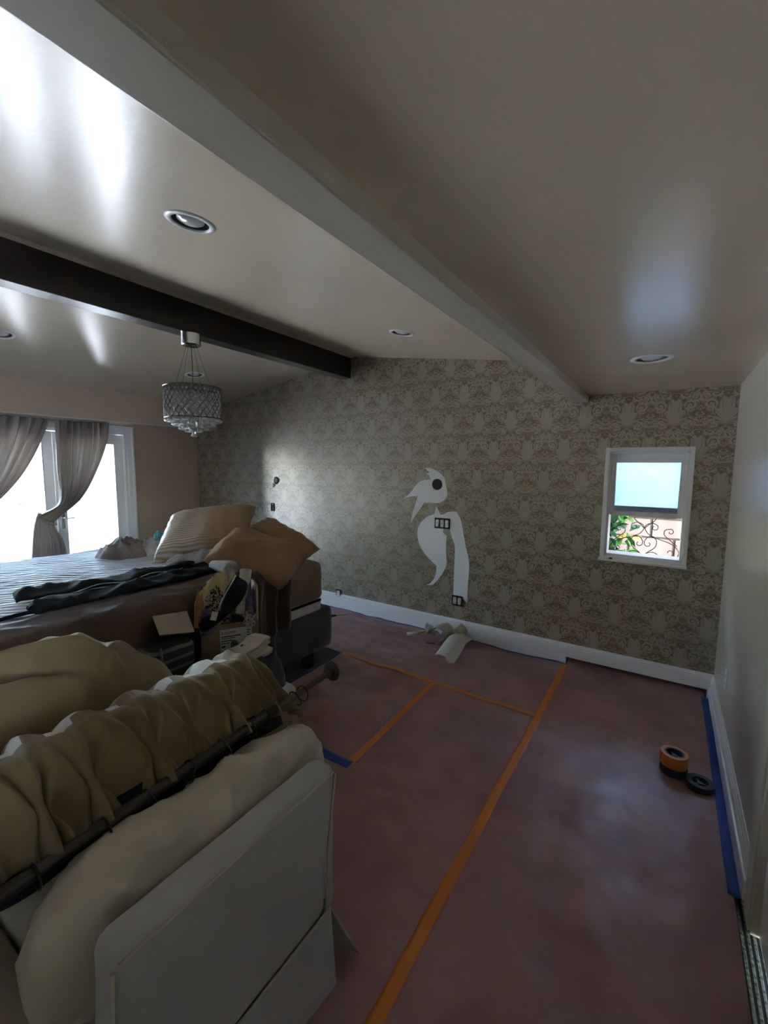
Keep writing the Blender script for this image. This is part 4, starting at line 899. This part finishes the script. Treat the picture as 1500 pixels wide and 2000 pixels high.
# khaki pinch-pleat curtain
kc = thing('pleated_curtain', 'khaki pinch-pleated curtain with white lining draped beside the rod', 'curtain', (-1.15, .6, .8))
PK = [(-1.035, .785), (-1.075, .828), (-1.125, .878), (-1.185, .912), (-1.25, .912), (-1.32, .875), (-1.38, .815), (-1.43, .75), (-1.47, .66)]
PL = [.19, .307, .405, .55, .665, .785, .90, .965]
def sec(y):
    i = max([j for j in range(len(PL)) if PL[j] <= y] or [0]); a = PL[i]; b = PL[min(i + 1, len(PL) - 1)]; return i, min(max((y - a) / max(.03, b - a), 0), 1)
def LS(y): i, f = sec(y); return .05 * math.sin(PI * f) + .03 * math.sin(7. * i) * math.sin(PI * f)
def kfn(u, v):
    y = .12 + .92 * u; v = v + LS(y) * math.exp(-((v - .45) / .16) ** 2); x, z = spline(PK, min(1, max(0, v))); yend = sm(.93, 1.03, y)
    z -= yend * .16 * (.3 + v * 1.2); x += yend * .02
    near = min(PL, key=lambda q: abs(q - y)); q = (y - near)
    wt = .030 - .022 * math.exp(-((v - .16) / .07) ** 2) + .050 * sm(.22, .45, v) + .004
    am = .046 * math.exp(-((v - .0) / .24) ** 2) + .020 * sm(.15, .3, v) * (1 - sm(.35, .6, v))
    k = q / wt
    d = am * math.exp(-k * k) * (1 + .75 * math.cos(k * 6.0)) * (1 if near != .665 else .6)
    i = max([j for j in range(len(PL)) if PL[j] <= y] or [0]); a = PL[i]; b = PL[min(i + 1, len(PL) - 1)]
    f = (y - a) / max(.03, b - a); f = min(max(f, 0), 1)
    bil = math.sin(PI * f) * (.032 * sm(.1, .45, v) - .012 * (1 - sm(.0, .25, v))) + .010 * math.sin(PI * f * 2) * sm(.3, .6, v)
    cr = .010 * sm(.25, .6, v) * (fold((y * 1.3, v * .5, 0), 7., 3.) - .4) + .006 * fbm((y, x * 2, z), 6., 2.)
    o = d + bil + cr
    q_ = sm(0., .2, v); nx, nz_ = (.80 - .25 * q_, .45 + .38 * q_) if v < .5 else (-.2, .97)
    return (x + nx * o + 1.15, y - .6 + .004 * math.sin(v * 9), z + nz_ * o - .8)
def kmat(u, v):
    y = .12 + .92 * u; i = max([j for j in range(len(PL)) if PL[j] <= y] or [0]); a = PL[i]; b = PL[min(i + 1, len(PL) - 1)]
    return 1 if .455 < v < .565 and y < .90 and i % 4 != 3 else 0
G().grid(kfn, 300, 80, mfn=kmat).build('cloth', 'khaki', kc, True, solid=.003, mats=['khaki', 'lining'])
def fn(u, v):
    y = .12 + .84 * u; return (-1.060 + .030 * v + .006 * math.sin(y * 30) + 1.15, y - .6, .800 - .06 * v - .8 + .008 * math.sin(y * 17))
G().grid(fn, 60, 6).build('black_strip', 'black_cloth', kc, True, solid=.002)  # black strip below the pleat heading, next to the rod
# khaki heap behind
RL = [(-1.64, .30), (-1.62, .44), (-1.575, .55), (-1.50, .63), (-1.42, .64)]
def hk(u, v):
    x = -1.36 - .56 * u; y = .02 + .93 * v
    r = ((x + 1.62) / .27) ** 2; yy = (y - .41) / .50
    top = .60 + .395 * max(0, 1 - abs(yy) ** 3.2) ** .55 * max(0, 1 - abs((x + 1.62) / .30) ** 3.2) ** .6
    dm = 9.
    for (xa, ya), (xb, yb) in zip(RL, RL[1:]):
        tq = max(0, min(1, ((x - xa) * (xb - xa) + (y - ya) * (yb - ya)) / ((xb - xa) ** 2 + (yb - ya) ** 2))); dd = math.hypot(x - xa - tq * (xb - xa), y - ya - tq * (yb - ya))
        if dd < abs(dm): dm = dd if (xb - xa) * (y - ya) - (yb - ya) * (x - xa) > 0 else -dd
    rid = .085 * (math.exp(-((dm - .012) / .030) ** 2)) - .075 * math.exp(-((dm + .030) / .035) ** 2)
    wav = .034 * (fold((x * .8 + y * .55, y * .8 - x * .5, 0), 3.4, 11.) - .45) + .030 * fbm((x, y, 0), 3.3, 7.) + .012 * math.sin((y + .35 * x) * 46 + 3 * fbm((x, y, 0), 3., 9.)) * sm(.45, .7, y)
    e = sm(.58, .85, top); z = top + (rid * .62 + wav) * e
    z -= .10 * math.exp(-((x + 1.40) / .07) ** 2) * e
    bulge = .06 * (1 - e)
    return (x - bulge * (1 if u > .5 else -.3), y + (.04 * (1 - e) if v > .5 else -.04 * (1 - e)), z)
kh = thing('khaki_curtain_heap', 'bunched khaki curtain heaped between the chair and the bed', 'curtain', (-1.62, .45, .5))
g = G().grid(hk, 120, 160)
def skirt(path, drop=.56):
    def fn(u, v):
        p = Vector(path(u)); d = .02 * math.sin(u * 60) * v; return (p.x + d, p.y + d, p.z - drop * v)
    return fn
g.grid(skirt(lambda u: hk(1., u)), 160, 8); g.grid(skirt(lambda u: hk(u, 1.)), 120, 8); g.grid(skirt(lambda u: hk(u, 0.)), 120, 8)
g.v = [(a + 1.62, b - .45, c - .5) for a, b, c in g.v]; g.build('cloth', 'khaki', kh, True)
def fn(u, v):
    p = Vector(hk(.60 + .18 * v, .18 + .44 * u)); return (p.x + 1.62, p.y - .45, p.z + .006 + .01 * math.sin(v * PI) - .5)
# ------------------------------------------------------------------ crystal chandelier
cx_, cy_ = -2.872, 1.868
cd = thing('chandelier', 'crystal drum chandelier hanging from the dark beam on thin wires', 'chandelier', (cx_, cy_, 1.8))
G().lathe([(0, .635), (.058, .635), (.064, .640), (.064, .713), (0, .713)], 40).build('canopy', 'chrome', cd, True, angle=40)
for k in range(4):
    a = k * PI / 2 + .5; G().tube([(.035 * math.cos(a), .035 * math.sin(a), .637), (.135 * math.cos(a), .135 * math.sin(a), .345)], .0012, 5).build('wire', 'pewter', cd)
G().tube([(0, 0, .637), (.004, .002, .5), (0, 0, .34)], .003, 6).build('cord', 'pewter', cd)
R_ = .190; zt, zb = .345, .130
for z_ in (zt, zb): G().tube([(R_ * math.cos(k * PI / 24), R_ * math.sin(k * PI / 24), z_) for k in range(48)], .0045, 6, closed=True).build('hoop', 'pewter', cd, True)
G().lathe([(R_, zt - .004), (0, zt - .004)], 48, cap=False).build('top_plate', 'pewter', cd)
g = G(); NL = 26
for k in range(NL):
    for s_ in (-1, 1):
        g.tube([(R_ * math.cos(2 * PI * k / NL + s_ * q * .9), R_ * math.sin(2 * PI * k / NL + s_ * q * .9), zt - (zt - zb) * q) for q in [i / 10 for i in range(11)]], .0022, 5)
o = g.build('lattice_shade', 'pewter', cd, True); o['kind'] = 'stuff'
def ico(g, p, r, sz=1.):
    vs = [(0, 0, r * sz), (r, 0, 0), (0, r, 0), (-r, 0, 0), (0, -r, 0), (0, 0, -r * sz)]
    g.add([Vector(p) + Vector(v) for v in vs], [(0, 1, 2), (0, 2, 3), (0, 3, 4), (0, 4, 1), (5, 2, 1), (5, 3, 2), (5, 4, 3), (5, 1, 4)])
g = G()
for k in range(40):
    for j in range(9): a = 2 * PI * (k + .5 * (j % 2)) / 40; ico(g, (.178 * math.cos(a), .178 * math.sin(a), .32 - j * .024), .0085, 1.2)
for k in range(24):
    for j in range(6): a = 2 * PI * (k + .5 * (j % 2)) / 24; ico(g, (.12 * math.cos(a), .12 * math.sin(a), .30 - j * .035), .009, 1.3)
o = g.build('crystal_beads', 'crystal', cd); o['kind'] = 'stuff'
bell = None
def bells(R, n, z):
    global bell
    for k in range(n):
        a = 2 * PI * k / n + R * 9
        if bell is None:
            bell = G().lathe([(.0, .062), (.006, .058), (.007, .045), (.010, .030), (.016, .014), (.024, 0), (.018, -.006), (0, -.004)], 10).build('crystal_drop', 'crystal', cd); b = bell
        else: b = bell.copy(); COL.objects.link(b); b.parent = cd
        b.location = (R * math.cos(a), R * math.sin(a), z)
bells(.172, 18, .112); bells(.125, 14, .085); bells(.08, 9, .058); bells(.04, 5, .040); bells(0, 1, .008)
